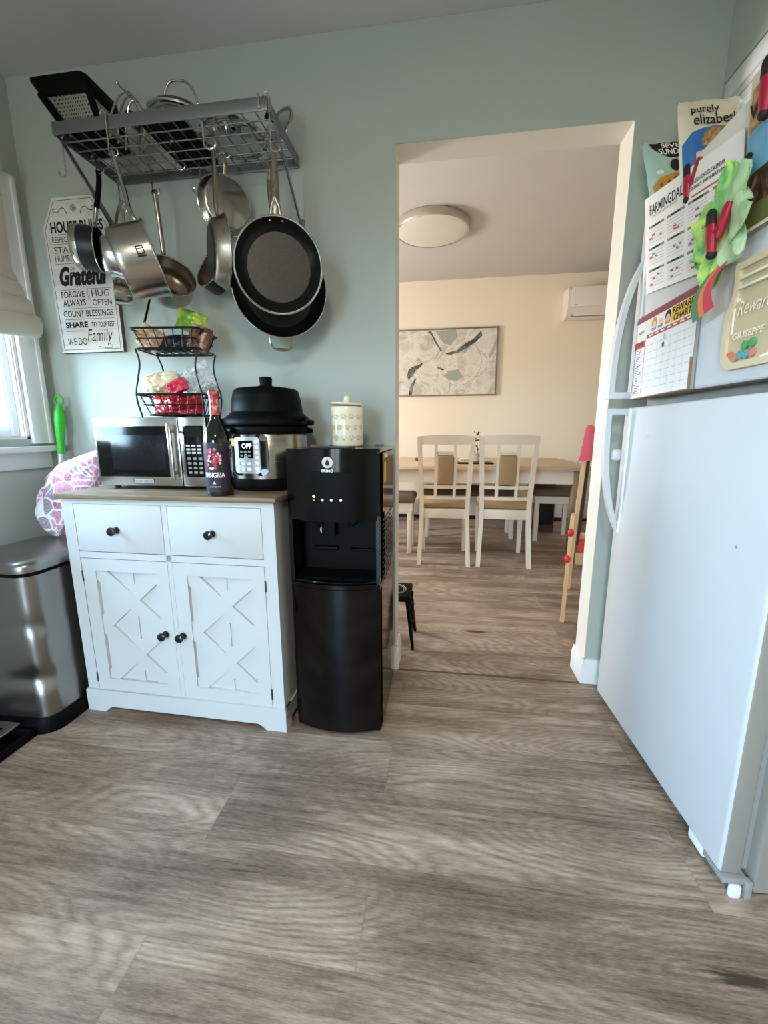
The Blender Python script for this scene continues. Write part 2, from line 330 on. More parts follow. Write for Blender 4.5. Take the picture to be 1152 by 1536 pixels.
class B:
    def __init__(s, T=None):
        s.v = []; s.f = []; s.fm = []; s.mats = []; s.cur = 0; s.T = T or Mx.Identity(4)
    def m(s, mt):
        mt = M[mt] if isinstance(mt, str) else mt
        if mt not in s.mats: s.mats.append(mt)
        s.cur = s.mats.index(mt); return s
    def raw(s, vs, fs, X=None):
        o = len(s.v); T = s.T @ X if X is not None else s.T
        s.v += [T @ V(p) for p in vs]; s.f += [[i+o for i in f] for f in fs]; s.fm += [s.cur]*len(fs); return s
    def box(s, c, d, bev=0., X=None, seg=2):
        x, y, z = (q/2 for q in d)
        bm = bmesh.new(); bmesh.ops.create_cube(bm, size=1)
        for w in bm.verts: w.co = V((w.co.x*2*x, w.co.y*2*y, w.co.z*2*z))
        if bev: bmesh.ops.bevel(bm, geom=bm.edges[:], offset=min(bev, x*.95, y*.95, z*.95), segments=seg, profile=.5, affect='EDGES')
        bm.verts.index_update(); c = V(c)
        s.raw([w.co+c for w in bm.verts], [[w.index for w in f.verts] for f in bm.faces], X); bm.free(); return s
    def bx(s, a, b, bev=0., X=None, seg=2):
        return s.box([(p+q)/2 for p, q in zip(a, b)], [abs(q-p) for p, q in zip(a, b)], bev, X, seg)
    def tube(s, pts, r, n=8, closed=False, caps=True, flat=None, X=None):
        pts = [V(p) for p in pts]; N = len(pts); rr = r if isinstance(r, (list, tuple)) else [r]*N
        vs = []; fs = []; prev = None
        for i, p in enumerate(pts):
            a = pts[(i-1) % N] if (closed or i > 0) else p; b = pts[(i+1) % N] if (closed or i < N-1) else p
            t = (b-a).normalized() if (b-a).length > 1e-9 else V((0, 0, 1))
            if prev is None:
                u = t.cross(V((0, 0, 1)) if abs(t.z) < .9 else V((1, 0, 0))).normalized()
            else:
                u = (prev-t*prev.dot(t)); u = u.normalized() if u.length > 1e-6 else t.orthogonal().normalized()
            prev = u; w = t.cross(u)
            for k in range(n):
                an = 2*PI*k/n; o = (u*math.cos(an)+w*math.sin(an))*rr[i]
                if flat: fv = V(flat[0]).normalized(); o -= fv*(o.dot(fv)*(1-flat[1]))
                vs.append(p+o)
        for i in range(N if closed else N-1):
            j = (i+1) % N
            for k in range(n):
                l = (k+1) % n; fs.append([i*n+k, i*n+l, j*n+l, j*n+k])
        if caps and not closed:
            fs.append([k for k in range(n)][::-1]); fs.append([(N-1)*n+k for k in range(n)])
        return s.raw(vs, fs, X)
    def lathe(s, prof, n=40, X=None, a0=0., a1=2*PI):
        full = abs(a1-a0-2*PI) < 1e-6; vs = []; fs = []; m_ = n if full else n+1
        for r, z in prof:
            for k in range(m_):
                a = a0+(a1-a0)*k/n; vs.append((r*math.cos(a), r*math.sin(a), z))
        for i in range(len(prof)-1):
            for k in range(n):
                l = (k+1) % m_; q = [i*m_+k, i*m_+l, (i+1)*m_+l, (i+1)*m_+k]
                if prof[i][0] < 1e-7: q = [i*m_, (i+1)*m_+l, (i+1)*m_+k]
                elif prof[i+1][0] < 1e-7: q = [i*m_+k, i*m_+l, (i+1)*m_]
                fs.append(q)
        return s.raw(vs, fs, X)
    def cyl(s, p0, p1, r, r1=None, n=24):
        p0 = V(p0); p1 = V(p1); L = (p1-p0).length; r1 = r if r1 is None else r1
        return s.lathe([(0, 0), (r, 0), (r1, L), (0, L)], n, Mx.Translation(p0) @ frame_to(p1-p0))
    def sphere(s, c, r, n=14, sc=(1, 1, 1)):
        pr = [(r*math.sin(PI*i/n), -r*math.cos(PI*i/n)) for i in range(n+1)]; pr[0] = (0, -r); pr[-1] = (0, r)
        return s.lathe(pr, n*2, Mx.Translation(V(c)) @ Mx.Diagonal((*sc, 1)))
    def prism(s, poly, h0, h1, X=None):
        """polygon in local xy extruded along local z"""
        n = len(poly); vs = [(x, y, h0) for x, y in poly]+[(x, y, h1) for x, y in poly]
        fs = [list(range(n))[::-1], [n+i for i in range(n)]]+[[i, (i+1) % n, n+(i+1) % n, n+i] for i in range(n)]
        return s.raw(vs, fs, X)
    def grid(s, fn, nu, nv, thick=0., X=None, wrap=False):
        """surface fn(u, v); closed skin of THICK if given"""
        P = [[V(fn(i/(nu), j/(nv))) for j in range(nv+1)] for i in range(nu+1)]
        vs = [p for row in P for p in row]; w = nv+1
        fs = [[i*w+j, i*w+j+1, (i+1)*w+j+1, (i+1)*w+j] for i in range(nu) for j in range(nv)]
        if thick:
            o = len(vs); nb = []
            for i in range(nu+1):
                for j in range(nv+1):
                    du = P[min(i+1, nu)][j]-P[max(i-1, 0)][j]; dv = P[i][min(j+1, nv)]-P[i][max(j-1, 0)]
                    n_ = dv.cross(du); n_ = n_.normalized() if n_.length > 1e-12 else V((0, 0, 1)); nb.append(P[i][j]-n_*thick)
            vs += nb; fs += [[o+q for q in f[::-1]] for f in fs[:]]
            ring = [i*w for i in range(nu)]+[nu*w+j for j in range(nv)]+[i*w+nv for i in range(nu, 0, -1)]+[j for j in range(nv, 0, -1)]
            for k in range(len(ring)):
                a, b = ring[k], ring[(k+1) % len(ring)]; fs.append([b, a, a+o, b+o])
        return s.raw(vs, fs, X)
    def text(s, txt, x0, x1, y0, y1, h=.0004, X=None, bold=0., shear=0., z=0., keep=False):
        """lettering fitted to a box on the local xy plane"""
        cu = bpy.data.curves.new('t', 'FONT'); cu.body = txt; cu.resolution_u = 3; cu.offset = bold; cu.shear = shear
        cu.extrude = 0.; o = bpy.data.objects.new('t', cu); COL.objects.link(o)
        me = bpy.data.meshes.new_from_object(o.evaluated_get(bpy.context.evaluated_depsgraph_get()))
        pv = [w.co.copy() for w in me.vertices]; pf = [list(p.vertices) for p in me.polygons]
        bpy.data.objects.remove(o); bpy.data.curves.remove(cu); bpy.data.meshes.remove(me)
        if not pv: return s
        ax, bx_ = min(p.x for p in pv), max(p.x for p in pv); ay, by = min(p.y for p in pv), max(p.y for p in pv)
        kx = (x1-x0)/(bx_-ax); ky = (y1-y0)/(by-ay)
        if keep: kx = ky = min(kx, ky)
        return s.raw([(x0+(p.x-ax)*kx, y0+(p.y-ay)*ky, z+h) for p in pv], pf, X)
    def build(s, name, parent=None, mt=None, sharp=38, loc=None, **props):
        me = bpy.data.meshes.new(name)
        o = bpy.data.objects.new(name, me); COL.objects.link(o)
        if parent is not None: o.parent = parent; W = wm(parent)
        elif loc is not None: o.location = loc; W = Mx.Translation(V(loc))
        else: W = Mx.Identity(4)
        inv = W.inverted()
        me.from_pydata([inv @ p for p in s.v], [], s.f)
        for q in s.mats: me.materials.append(q)
        me.polygons.foreach_set('material_index', s.fm); me.update()
        bm = bmesh.new(); bm.from_mesh(me); bmesh.ops.recalc_face_normals(bm, faces=bm.faces[:]); bm.to_mesh(me); bm.free()
        me.polygons.foreach_set('use_smooth', [True]*len(me.polygons)); me.set_sharp_from_angle(angle=math.radians(sharp)); me.update()
        for k, x in props.items(): o[k] = x
        return o

def wm(o):
    m = o.matrix_basis.copy() if o.rotation_mode else Mx.Identity(4)
    m = Mx.LocRotScale(o.location, o.rotation_euler, o.scale)
    return wm(o.parent) @ m if o.parent else m

def thing(name, label, cat, loc=(0, 0, 0), rz=0., group=None):
    o = bpy.data.objects.new(name, None); COL.objects.link(o)
    o.location = loc; o.rotation_euler = (0, 0, rz); o.empty_display_size = .05
    o['label'] = label; o['category'] = cat
    if group: o['group'] = group
    return o
def tag(o, label, cat, group=None):
    o['label'] = label; o['category'] = cat
    if group: o['group'] = group
    return o
def dup(root, loc, rz=None, label=None, group=None):
    r = root.copy(); COL.objects.link(r); r.location = loc
    if rz is not None: r.rotation_euler = (0, 0, rz)
    if label: r['label'] = label
    if group: r['group'] = group
    for ch in list(root.children):
        c = ch.copy(); COL.objects.link(c); c.parent = r
        for g in list(ch.children):
            d = g.copy(); COL.objects.link(d); d.parent = c
    return r
def struct(b, name): 
    o = b.build(name); o['kind'] = 'structure'; return o
def arc(c, r, a0, a1, n, ax=(1, 0, 0), ay=(0, 0, 1)):
    c = V(c); ax = V(ax); ay = V(ay)
    return [c+ax*(r*math.cos(a0+(a1-a0)*i/n))+ay*(r*math.sin(a0+(a1-a0)*i/n)) for i in range(n+1)]
def smooth(pts, k=2):
    """Chaikin rounding of an open path"""
    pts = [V(p) for p in pts]
    for _ in range(k):
        q = [pts[0]]
        for a, b in zip(pts, pts[1:]): q += [a*.75+b*.25, a*.25+b*.75]
        pts = q+[pts[-1]]
    return pts
def plane(o, x, y):
    """matrix with local x along X, local y along Y, local z out of the face"""
    x = V(x).normalized(); y = V(y).normalized(); z = x.cross(y)
    m = Mx((x, y, z)).transposed().to_4x4(); m.translation = V(o); return m
def rrect(x0, x1, y0, y1, r, n=5):
    out = []
    for cx, cy, a in ((x1-r, y1-r, 0), (x0+r, y1-r, PI/2), (x0+r, y0+r, PI), (x1-r, y0+r, 1.5*PI)):
        out += [(cx+r*math.cos(a+PI/2*i/n), cy+r*math.sin(a+PI/2*i/n)) for i in range(n+1)]
    return out

# ---------------------------------------------------------------- the room
LW, DL, DR, DH, WT, KC = -1.685, -.125, .681, 2.076, .121, 2.44     # left wall, door left/right/head, wall thickness, kitchen ceiling
DY, DC = 3.43, 2.735                                                # dining back wall, dining ceiling
FY = -4.3                                                           # kitchen wall behind the photographer
fl = B().m('floor').bx((-3.6, FY-.1, -.06), (3.4, DY+.1, 0)); struct(fl, 'floor')
w = B().m('wall')
# kitchen face of the partition, one slab per pier, with the dining face and jambs painted white
for x0, x1, z0, z1 in ((-3.6, DL, 0, DC), (DR, 3.4, 0, DC), (DL, DR, DH, DC)):
    w.m('wall').bx((x0, 0, z0), (x1, .004, z1)); w.m('white_wall').bx((x0, .004, z0), (x1, WT, z1))
struct(w, 'wall_back')
w = B().m('wall'); WY0, WY1, WZ0, WZ1 = -1.05, -.135, 1.03, 1.98
W2 = (-2.6, -2.1, 1.05, 1.85)
ys = [FY, W2[0], W2[1], WY0, WY1, 0]
w.bx((LW-.14, FY, 0), (LW, W2[0], KC)).bx((LW-.14, W2[1], 0), (LW, WY0, KC)).bx((LW-.14, WY1, 0), (LW, 0, KC))
w.bx((LW-.14, W2[0], 0), (LW, W2[1], W2[2])).bx((LW-.14, W2[0], W2[3]), (LW, W2[1], KC))
w.bx((LW-.14, WY0, 0), (LW, WY1, WZ0)).bx((LW-.14, WY0, WZ1), (LW, WY1, KC))
struct(w, 'wall_left')
struct(B().m('wall').bx((1.42, FY, 0), (1.56, 0, KC)), 'wall_right')
w = B().m('wall'); GX0, GX1, GZ = -1.25, -.45, 2.05
w.bx((LW-.14, FY-.14, 0), (GX0, FY, KC)).bx((GX1, FY-.14, 0), (1.56, FY, KC)).bx((GX0, FY-.14, GZ), (GX1, FY, KC)); struct(w, 'wall_front')
struct(B().m('wall').bx((.94, -.95, 2.15), (1.42, -.001, KC)), 'wall_soffit')
struct(B().m('ceil').bx((LW-.14, FY, KC), (1.56, -.001, KC+.1)), 'ceiling')
d = B().m('ceil').bx((-3.6, .0, DC), (3.4, DY+.1, DC+.1)); struct(d, 'ceiling_dining')
struct(B().m('cream_wall').bx((-3.6, DY, 0), (3.4, DY+.1, DC)), 'wall_dining_back')
LZ0, LZ1, DWA, DWB = 1.0, 1.85, 1.2, 1.9
d = B().m('cream_wall'); DX = -2.9
d.bx((DX-.1, WT, 0), (DX, DWA, DC)).bx((DX-.1, DWB, 0), (DX, DY, DC)).bx((DX-.1, DWA, 0), (DX, DWB, LZ0)).bx((DX-.1, DWA, LZ1), (DX, DWB, DC)); struct(d, 'wall_dining_left')
struct(B().m('cream_wall').bx((2.9, WT, 0), (3., DY, DC)), 'wall_dining_right')
# threshold joint across the doorway
struct(B().m('thresh').bx((DL+.014, -.017, 0), (DR-.014, -.007, .0022)), 'trim_1')
def baseboard(b, pts, h=.108, t=.015):
    """board with a stepped cap following a floor line; pts run with the room on the right"""
    for (x0, y0), (x1, y1) in zip(pts, pts[1:]):
        dx, dy = x1-x0, y1-y0; L = math.hypot(dx, dy); ux, uy = dx/L, dy/L; nx, ny = uy, -ux
        X = Mx(((ux, -nx, 0, x0), (uy, -ny, 0, y0), (0, 0, 1, 0), (0, 0, 0, 1)))
        b.raw([(-t*.0, 0, 0)]+[], [], X)
        prof = [(0, 0), (-t, 0), (-t, h-.026), (-t*.62, h-.012), (-t*.5, h), (0, h)]
        vs = [(0-t*.999*(1 if (x0, y0) != pts[0] else 0), a, z) for a, z in prof]+[(L+t*.999*(1 if (x1, y1) != pts[-1] else 0), a, z) for a, z in prof]
        n = len(prof); b.raw(vs, [list(range(n)), [n+i for i in range(n)][::-1]]+[[i, n+i, n+(i+1) % n, (i+1) % n] for i in range(n)], X)
b = B().m('trim'); baseboard(b, [(LW, -.001), (DL+.001, -.001), (DL+.001, WT)]); struct(b, 'baseboard_left')
b = B().m('trim'); baseboard(b, [(DR-.001, WT), (DR-.001, -.001), (1.42, -.001)]); struct(b, 'baseboard_right')
# finned-heater cover along the dining back wall with its dark floor gap
b = B().m('heater').bx((DX, DY-.055, .045), (2.9, DY-.001, .235), .006).m('black').bx((DX, DY-.03, .0), (2.9, DY-.002, .045)); struct(b, 'baseboard_dining')

# ---- kitchen window on the left wall
def window(name, y0, y1, z0, z1, apron=True):
    x = LW; b = B().m('trim'); c = .085
    b.bx((x, y1, z0-.02), (x+.02, y1+c, z1+c), .004).bx((x, y0-c, z0-.02), (x+.02, y0, z1+c), .004).bx((x, y0-c, z1), (x+.022, y1+c, z1+c), .004)
    b.bx((x+.02, y1+c-.02, z0-.02), (x+.028, y1+c, z1+c), .003)
    for q in (y0, y1): b.bx((x-.14, min(q, q-.012 if q == y1 else q+.012), z0), (x, max(q, q-.012 if q == y1 else q+.012), z1))
    b.bx((x-.14, y0, z1-.012), (x, y1, z1)).bx((x-.14, y0, z0), (x, y1, z0+.012))
    b.bx((x-.02, y1-.018, z0), (x-.006, y1, z1), .003)
    fr = b.build(name); fr['kind'] = 'structure'
    s = B().m('trim').bx((x, y0-c-.03, z0-.055), (x+.055, min(-.025, y1+c+.045), z0-.03), .006)
    s.bx((x, y0-c, z0-.125), (x+.016, y1+c-.012, z0-.055), .004); s.build('sill', fr)
    h = B().m('sash'); zm = (z0+z1)/2
    for za, zb, dx in ((z0+.012, zm+.02, -.03), (zm-.02, z1-.012, -.07)):
        h.bx((x+dx-.035, y1-.05, za), (x+dx, y1-.012, zb), .004).bx((x+dx-.035, y0+.012, za), (x+dx, y0+.05, zb), .004)
        h.bx((x+dx-.035, y0+.05, za), (x+dx, y1-.05, za+.04), .004).bx((x+dx-.035, y0+.05, zb-.04), (x+dx, y1-.05, zb), .004)
    h.build('sash', fr)
    g = B().m('glass')
    for za, zb, dx in ((z0+.05, zm-.02, -.018), (zm+.02, z1-.05, -.058)): g.bx((x+dx-.004, y0+.05, za), (x+dx, y1-.05, zb))
    g.build('pane', fr); return fr
window('window_1', WY0, WY1, WZ0, WZ1)
window('window_2', W2[0], W2[1], W2[2], W2[3])
b = B().m('trim'); gm = (GX0+GX1)/2
for x0, x1 in ((GX0, GX0+.06), (gm-.03, gm+.03), (GX1-.06, GX1)): b.bx((x0, FY-.1, 0), (x1, FY-.04, GZ))
b.bx((GX0, FY-.1, 0), (GX1, FY-.04, .09)).bx((GX0, FY-.1, GZ-.09), (GX1, FY-.04, GZ)); fr = b.build('added_door_1'); fr['kind'] = 'structure'  # unseen glass door, added behind the camera to let daylight in
B().m('glass').bx((GX0+.06, FY-.074, .09), (GX1-.06, FY-.068, GZ-.09)).build('pane', fr)
b = B().m('trim')
for yy in (DWA, (DWA+DWB)/2-.03, DWB-.06): b.bx((DX-.08, yy, LZ0), (DX-.02, yy+.06, LZ1))
b.bx((DX-.08, DWA, LZ0), (DX-.02, DWB, LZ0+.06)).bx((DX-.08, DWA, LZ1-.06), (DX-.02, DWB, LZ1)); fr = b.build('window_3'); fr['kind'] = 'structure'
B().m('glass').bx((DX-.054, DWA+.06, LZ0+.06), (DX-.05, DWB-.06, LZ1-.06)).build('pane', fr)

# gathered linen shade over the kitchen window
SY0, SY1 = -1.10, -.122
def shade_fn(u, v):
    # v: 0 top .. 1 bottom with three soft stacked folds
    y = SY0+(SY1-SY0)*u; z = 2.06-.60*v; x = LW+.030
    k = max(0., (v-.62)/.38)
    x += .012*math.sin(y*22)*v*.5
    if k > 0: x += .060*(k**.6)*(.52+.48*math.cos(k*PI*7))+.012*k; z -= .03*math.sin(k*PI*7)*k**.5
    sag = .05*k*math.sin(PI*min(1, u*1.0)); z -= sag*.8
    y += (.048*k+.008*math.sin(k*PI*6))*(2*u-1)
    return (x, y, z)
t = thing('roman_shade', 'cream gathered linen roman shade hung over the left window', 'shade', (LW+.04, (SY0+SY1)/2, 2.06))
B().m('linen').grid(shade_fn, 44, 72, .006).build('fabric', t, sharp=70)
B().m('linen').bx((LW+.0225, SY0, 2.045), (LW+.06, SY1, 2.085), .006).build('headrail', t)

# ---------------------------------------------------------------- white farmhouse cabinet
def clip_rect(poly, x0, x1, y0, y1):
    for ax, lim, sg in ((0, x0, 1), (0, x1, -1), (1, y0, 1), (1, y1, -1)):
        out = []
        for i, p in enumerate(poly):
            q = poly[(i+1) % len(poly)]; a, b = (p[ax]-lim)*sg, (q[ax]-lim)*sg
            if a >= 0: out.append(p)
            if a*b < 0: t = a/(a-b); out.append(tuple(p[k]+(q[k]-p[k])*t for k in (0, 1)))
        poly = out
    return poly
CA = math.atan2(-.0195, .797)
cab = thing('sideboard_cabinet', 'white sideboard cabinet with crossed lattice doors and an oak coloured top', 'cabinet', (-1.265, -.4395, 0), CA)
T = wm(cab); CW, CD, CH = .797, .37, .83
XZ = lambda y=0.: T @ plane((0, y, 0), (1, 0, 0), (0, 0, 1))          # local z of this frame comes out of the front
b = B(T).m('cabinet')
b.bx((0, 0, .02), (.045, .02, CH)).bx((CW-.045, 0, .02), (CW, .02, CH)).bx((.39, .0005, .09), (.41, .02, CH)).bx((.045, 0, .812), (CW-.045, .02, CH)).bx((.045, .0005, .614), (CW-.045, .02, .637)).bx((.045, .0005, .07), (CW-.045, .02, .092))
b.bx((.0, .02, .02), (.016, CD, CH)).bx((CW-.016, .02, .02), (CW, CD, CH)).bx((.016, CD-.008, .06), (CW-.016, CD, CH)).bx((.016, .02, .06), (CW-.016, CD-.008, .078)).bx((.016, .03, .62), (CW-.016, CD-.008, .632))
b.bx((0, CD-.03, 0), (.03, CD, .03)).bx((CW-.03, CD-.03, 0), (CW, CD, .03))
for x in (-.006, CW-.006):
    b.bx((x, .004, 0), (x+.012, .045, .088)).bx((x, .004, .03), (x+.012, CD, .088))
pl = [(-.006, 0), (.07, 0), (.083, .012), (.1, .022), (CW-.1, .022), (CW-.083, .012), (CW-.07, 0), (CW+.006, 0), (CW+.006, .084), (CW+.002, .09), (-.002, .09), (-.006, .084)]
BX = Mx.Identity(4); b.T = XZ(); b.prism(pl, -.006, .008); b.T = T
b.build('carcass', cab)
B(T).m('counter').bx((-.012, -.014, CH), (CW+.012, CD+.004, CH+.018), .003).build('countertop', cab)
def knob(b, X):
    b.m('knob').lathe([(0, 0), (.012, 0), (.012, .003), (.006, .006), (.0055, .014), (.012, .019), (.0155, .024), (.0145, .029), (.008, .032), (0, .0325)], 24, X)
for x0, x1 in ((.047, .389), (.411, .751)):
    d = B(T).m('cabinet').bx((x0, -.001, .639), (x1, .017, .811), .0025).bx((x0+.01, .017, .645), (x1-.01, CD-.03, .65)).build('drawer', cab)
    k = B(); knob(k, XZ() @ Mx.Translation(((x0+x1)/2-.008, .7205, .001))); k.build('knob', d)
for s, (x0, x1) in enumerate(((.049, .393), (.412, .751))):
    z0, z1 = .093, .612; px0, px1, pz0, pz1 = x0+.052, x1-.05, .138, .567
    b = B(T).m('cabinet').bx((x0, .0125, z0), (x1, .02, z1))
    b.bx((x0, -.001, z0), (px0, .0125, z1)).bx((px1, -.001, z0), (x1, .0125, z1)).bx((px0, -.001, z0), (px1, .0125, pz0)).bx((px0, -.001, pz1), (px1, .0125, z1))
    zm = (pz0+pz1)/2+.004; tv = .036; xm = (px0+px1)/2
    b.bx((xm-.024, .0075, pz0), (xm+.024, .0125, pz1))
    b.T = XZ()
    for q, (za, zb) in enumerate(((pz1, zm), (zm, pz1), (zm, pz0), (pz0, zm))):
        pg = clip_rect([(px0, za-tv), (px1, zb-tv), (px1, zb+tv), (px0, za+tv)], px0, px1, pz0, pz1)
        b.prism(pg, -.0125, -.003-.0004*q)
    d = b.build('door', cab)
    kx = x1-.034 if s == 0 else x0+.016
    k = B(); knob(k, XZ() @ Mx.Translation((kx, .341, .001))); k.build('knob', d)
    for z in (.14, .545):
        hx = x0-.002 if s == 0 else x1+.002
        B(T).m('hinge').bx((hx-.003, -.003, z-.02), (hx+.003, .002, z+.02), .001).build('hinge', d)

# ---------------------------------------------------------------- pedal bin
t = thing('pedal_bin', 'dented brushed steel pedal bin beside the white cabinet', 'trash can', (-1.452, -.39, 0))
bx0, bx1, by0, by1 = -1.622, -1.289, -.585, -.2
def can_ring(z, g=0.):
    return [(x, y, z) for x, y in rrect(bx0-g, bx1+g, by0-g, by1+g, .055+g, 10)]
def skin(b, rings):
    n = len(rings[0]); vs = [p for r in rings for p in r]
    fs = [[i*n+k, i*n+(k+1) % n, (i+1)*n+(k+1) % n, (i+1)*n+k] for i in range(len(rings)-1) for k in range(n)]
    fs += [list(range(n))[::-1], [(len(rings)-1)*n+k for k in range(n)]]; return b.raw(vs, fs)
rings = []
for i in range(41):
    z = .05+.53*i/40; rr = can_ring(z, -.002); out = []
    for x, y, zz in rr:     # creased front corner: two shallow dents
        c = math.exp(-((x-bx1)**2+(y-by0)**2)/.0045)
        d1 = .016*math.exp(-((z-.20)/.035)**2)*c+.008*math.exp(-((z-.40)/.03)**2)*c
        fx = .006*math.exp(-((x-bx1+.10)**2/.004+(z-.21)**2/.006))*(1 if y < by0+.03 else 0)
        out.append((x-d1, y+d1+fx, zz))
    rings.append(out)
B().m('can_steel'); skin(B(), []) if False else None
b = B().m('can_steel'); skin(b, rings); b.build('body', t, sharp=60)
b = B().m('matt_black'); skin(b, [can_ring(0, .012), can_ring(.035, .012), can_ring(.055, .004), can_ring(.056, -.004)]); skin(b, [can_ring(.58, -.001), can_ring(.59, .001), can_ring(.593, -.004)])
b.bx((bx0+.03, by1-.02, .05), (bx1-.03, by1+.012, .60), .01); b.build('base_and_rim', t)
b = B().m('can_steel'); skin(b, [can_ring(.593, 0), can_ring(.612, .002), can_ring(.622, -.002), can_ring(.629, -.014), can_ring(.632, -.035)]); b.build('lid', t)
b = B().m('matt_black').bx((-1.49, -.64, .036), (-1.42, -.575, .05)).m('can_steel').bx((-1.52, -.685, .05), (-1.375, -.615, .06), .006); b.m('matt_black').bx((-1.49, -.668, .06), (-1.405, -.65, .062), .001); b.build('pedal', t)
b = B().m('matt_black').bx((-1.66, -.93, 0.0003), (-1.335, -.602, .006), .003)
o = [(-1.66, -.93), (-1.335, -.70)]
for a, c in (((-1.66, -.93, .0), (-1.335, -.918, .03)), ((-1.66, -.614, 0), (-1.335, -.602, .03)), ((-1.66, -.93, 0), (-1.648, -.602, .03)), ((-1.347, -.93, 0), (-1.335, -.602, .03))): b.bx(a, c, .004)
b.tube(arc((-1.5, -.815, .007), .075, 0, 2*PI, 40, (1, 0, 0), (0, 1, 0))[:-1], .004, 6, closed=True)
b.T = Mx.Translation((0, .085, 0)); 
tag(b.build('floor_tray', loc=(-1.5, -.73, 0)), 'low black plastic tray on the floor in front of the steel bin', 'tray')

# ---------------------------------------------------------------- mop behind the bin
t = thing('floor_mop', 'mop with bright green grip leaning in the corner by the window', 'mop', (-1.652, -.16, 0))
p0, p1 = V((-1.648, -.155, .02)), V((-1.607, -.045, 1.222)); L = lambda k: p0+(p1-p0)*k
B().m('pole').tube([L(.03), L(.80)], .0115, 14).build('pole', t)
g = B().m('green').tube([L(q) for q in (.785, .79, .83, .87, .905, .935, .955, .962)], [.0135, .0135, .0145, .0185, .021, .0195, .0135, .011], 16)
d = (p1-p0).normalized(); c = L(.978); sd = d.cross(V((.3, -1, 0))).normalized()
g.tube([c+sd*.016*math.cos(a)+d*.02*math.sin(a) for a in [2*PI*i/16 for i in range(16)]], .0045, 8, closed=True); g.build('grip', t)
B().m('matt_black').bx((-1.675, -.19, 0), (-1.628, -.115, .035), .008).build('head', t)

# ---------------------------------------------------------------- leaf print bag on the bin
def bag_fn(u, v):
    # slouched sack lying from the bin lid up against the cabinet end
    a = 2*PI*u; s = math.sin(PI*min(1, max(0, v)))**.55 if 0 < v < 1 else 0.
    c = V((-1.50, -.245, .632)).lerp(V((-1.335, -.12, .995)), v)
    c += V((-.03, 0, .03))*math.sin(PI*v)
    rx = (.105+.035*math.sin(PI*v))*s; ry = .095*s
    p = V((math.cos(a)*rx, math.sin(a)*ry, .55*math.cos(a)*rx*-.0))
    n = noise.noise(V((math.cos(a)*1.6, math.sin(a)*1.6, v*3.2)))*.028+noise.noise(V((math.cos(a)*4, math.sin(a)*4, v*9)))*.009
    p += V((math.cos(a), math.sin(a), 0))*n*s
    return c+p
b = B().m('leaf').grid(bag_fn, 60, 50); b.v = [V((max(-1.62, p.x), min(-.03, p.y), max(.634, p.z))) for p in b.v]
tag(b.build('leaf_print_bag', loc=(-1.5, -.22, .634), sharp=80), 'white cloth bag with pink leaf print slumped on the steel bin', 'bag')

# ---------------------------------------------------------------- microwave
CT = CH+.018
t = thing('microwave_oven', 'stainless steel microwave with black door glass on the cabinet top', 'microwave', (-.978, -.19, CT))
x0, x1, yf, yb, z0, z1 = -1.20, -.757, -.33, -.02, CT+.014, 1.108
b = B().m('gloss_black').bx((x0+.003, yf+.02, z0+.002), (x1-.002, yb, z1-.001), .003)
for k in range(9): b.m('black').bx((x1-.002, yf+.05+k*.012, z0+.16), (x1-.0012, yf+.056+k*.012, z0+.21))
b.build('case', t)
for x in (x0+.03, x1-.04):
    for y in (yf+.05, yb-.05): B().m('black').cyl((x, y, CT+.0003), (x, y, z0+.004), .011, n=14).build('foot', t)
xs = -.862
P = plane((0, yf, 0), (1, 0, 0), (0, 0, 1))
b = B().m('steel').bx((x0, yf, z0), (xs-.002, yf+.022, z1), .004)
b.m('microglass').bx((x0+.008, yf-.0015, z0+.034), (xs-.028, yf+.004, z1-.03), .001).m('microwin').bx((x0+.065, yf-.0022, z0+.06), (xs-.062, yf, z1-.062), .001)
b.m('ink').prism(rrect(-1.056, -.976, z0+.009, z0+.026, .006), .0003, .0012, P).m('silverp').prism(rrect(-1.0545, -.9775, z0+.0105, z0+.0245, .005), .001, .0016, P)
b.m('ink').text('BLACK+DECKER', -1.051, -.981, z0+.0135, z0+.0215, .0018, P, .01)
d = b.build('door', t)
B().m('steel').bx((xs-.026, yf-.034, z0+.026), (xs-.010, yf-.024, z1-.022), .004).bx((xs-.023, yf-.026, z0+.045), (xs-.013, yf+.001, z0+.058), .003).bx((xs-.023, yf-.026, z1-.054), (xs-.013, yf+.001, z1-.041), .003).build('handle', d)
b = B().m('steel').bx((xs+.001, yf, z0), (x1, yf+.022, z1), .004); kx0, kx1 = xs+.018, x1-.012
b.m('gloss_black').bx((kx0, yf-.0012, z0+.034), (kx1, yf+.004, z1-.03), .001).m('lcd').bx((kx0+.005, yf-.0018, z1-.068), (kx1-.005, yf, z1-.036))
for r in range(4):
    for c in range(3):
        X = kx0+.008+c*.0215; Z = z0+.047+r*.0165; b.m('inkgrey').bx((X, yf-.0016, Z), (X+.013, yf, Z+.008), .0)
for r in range(3):
    for c in range(3):
        X = kx0+.006+c*.021; Z = z0+.118+r*.0125; b.m('inklight').bx((X, yf-.0016, Z), (X+.015, yf, Z+.0065))
b.build('control_panel', t)

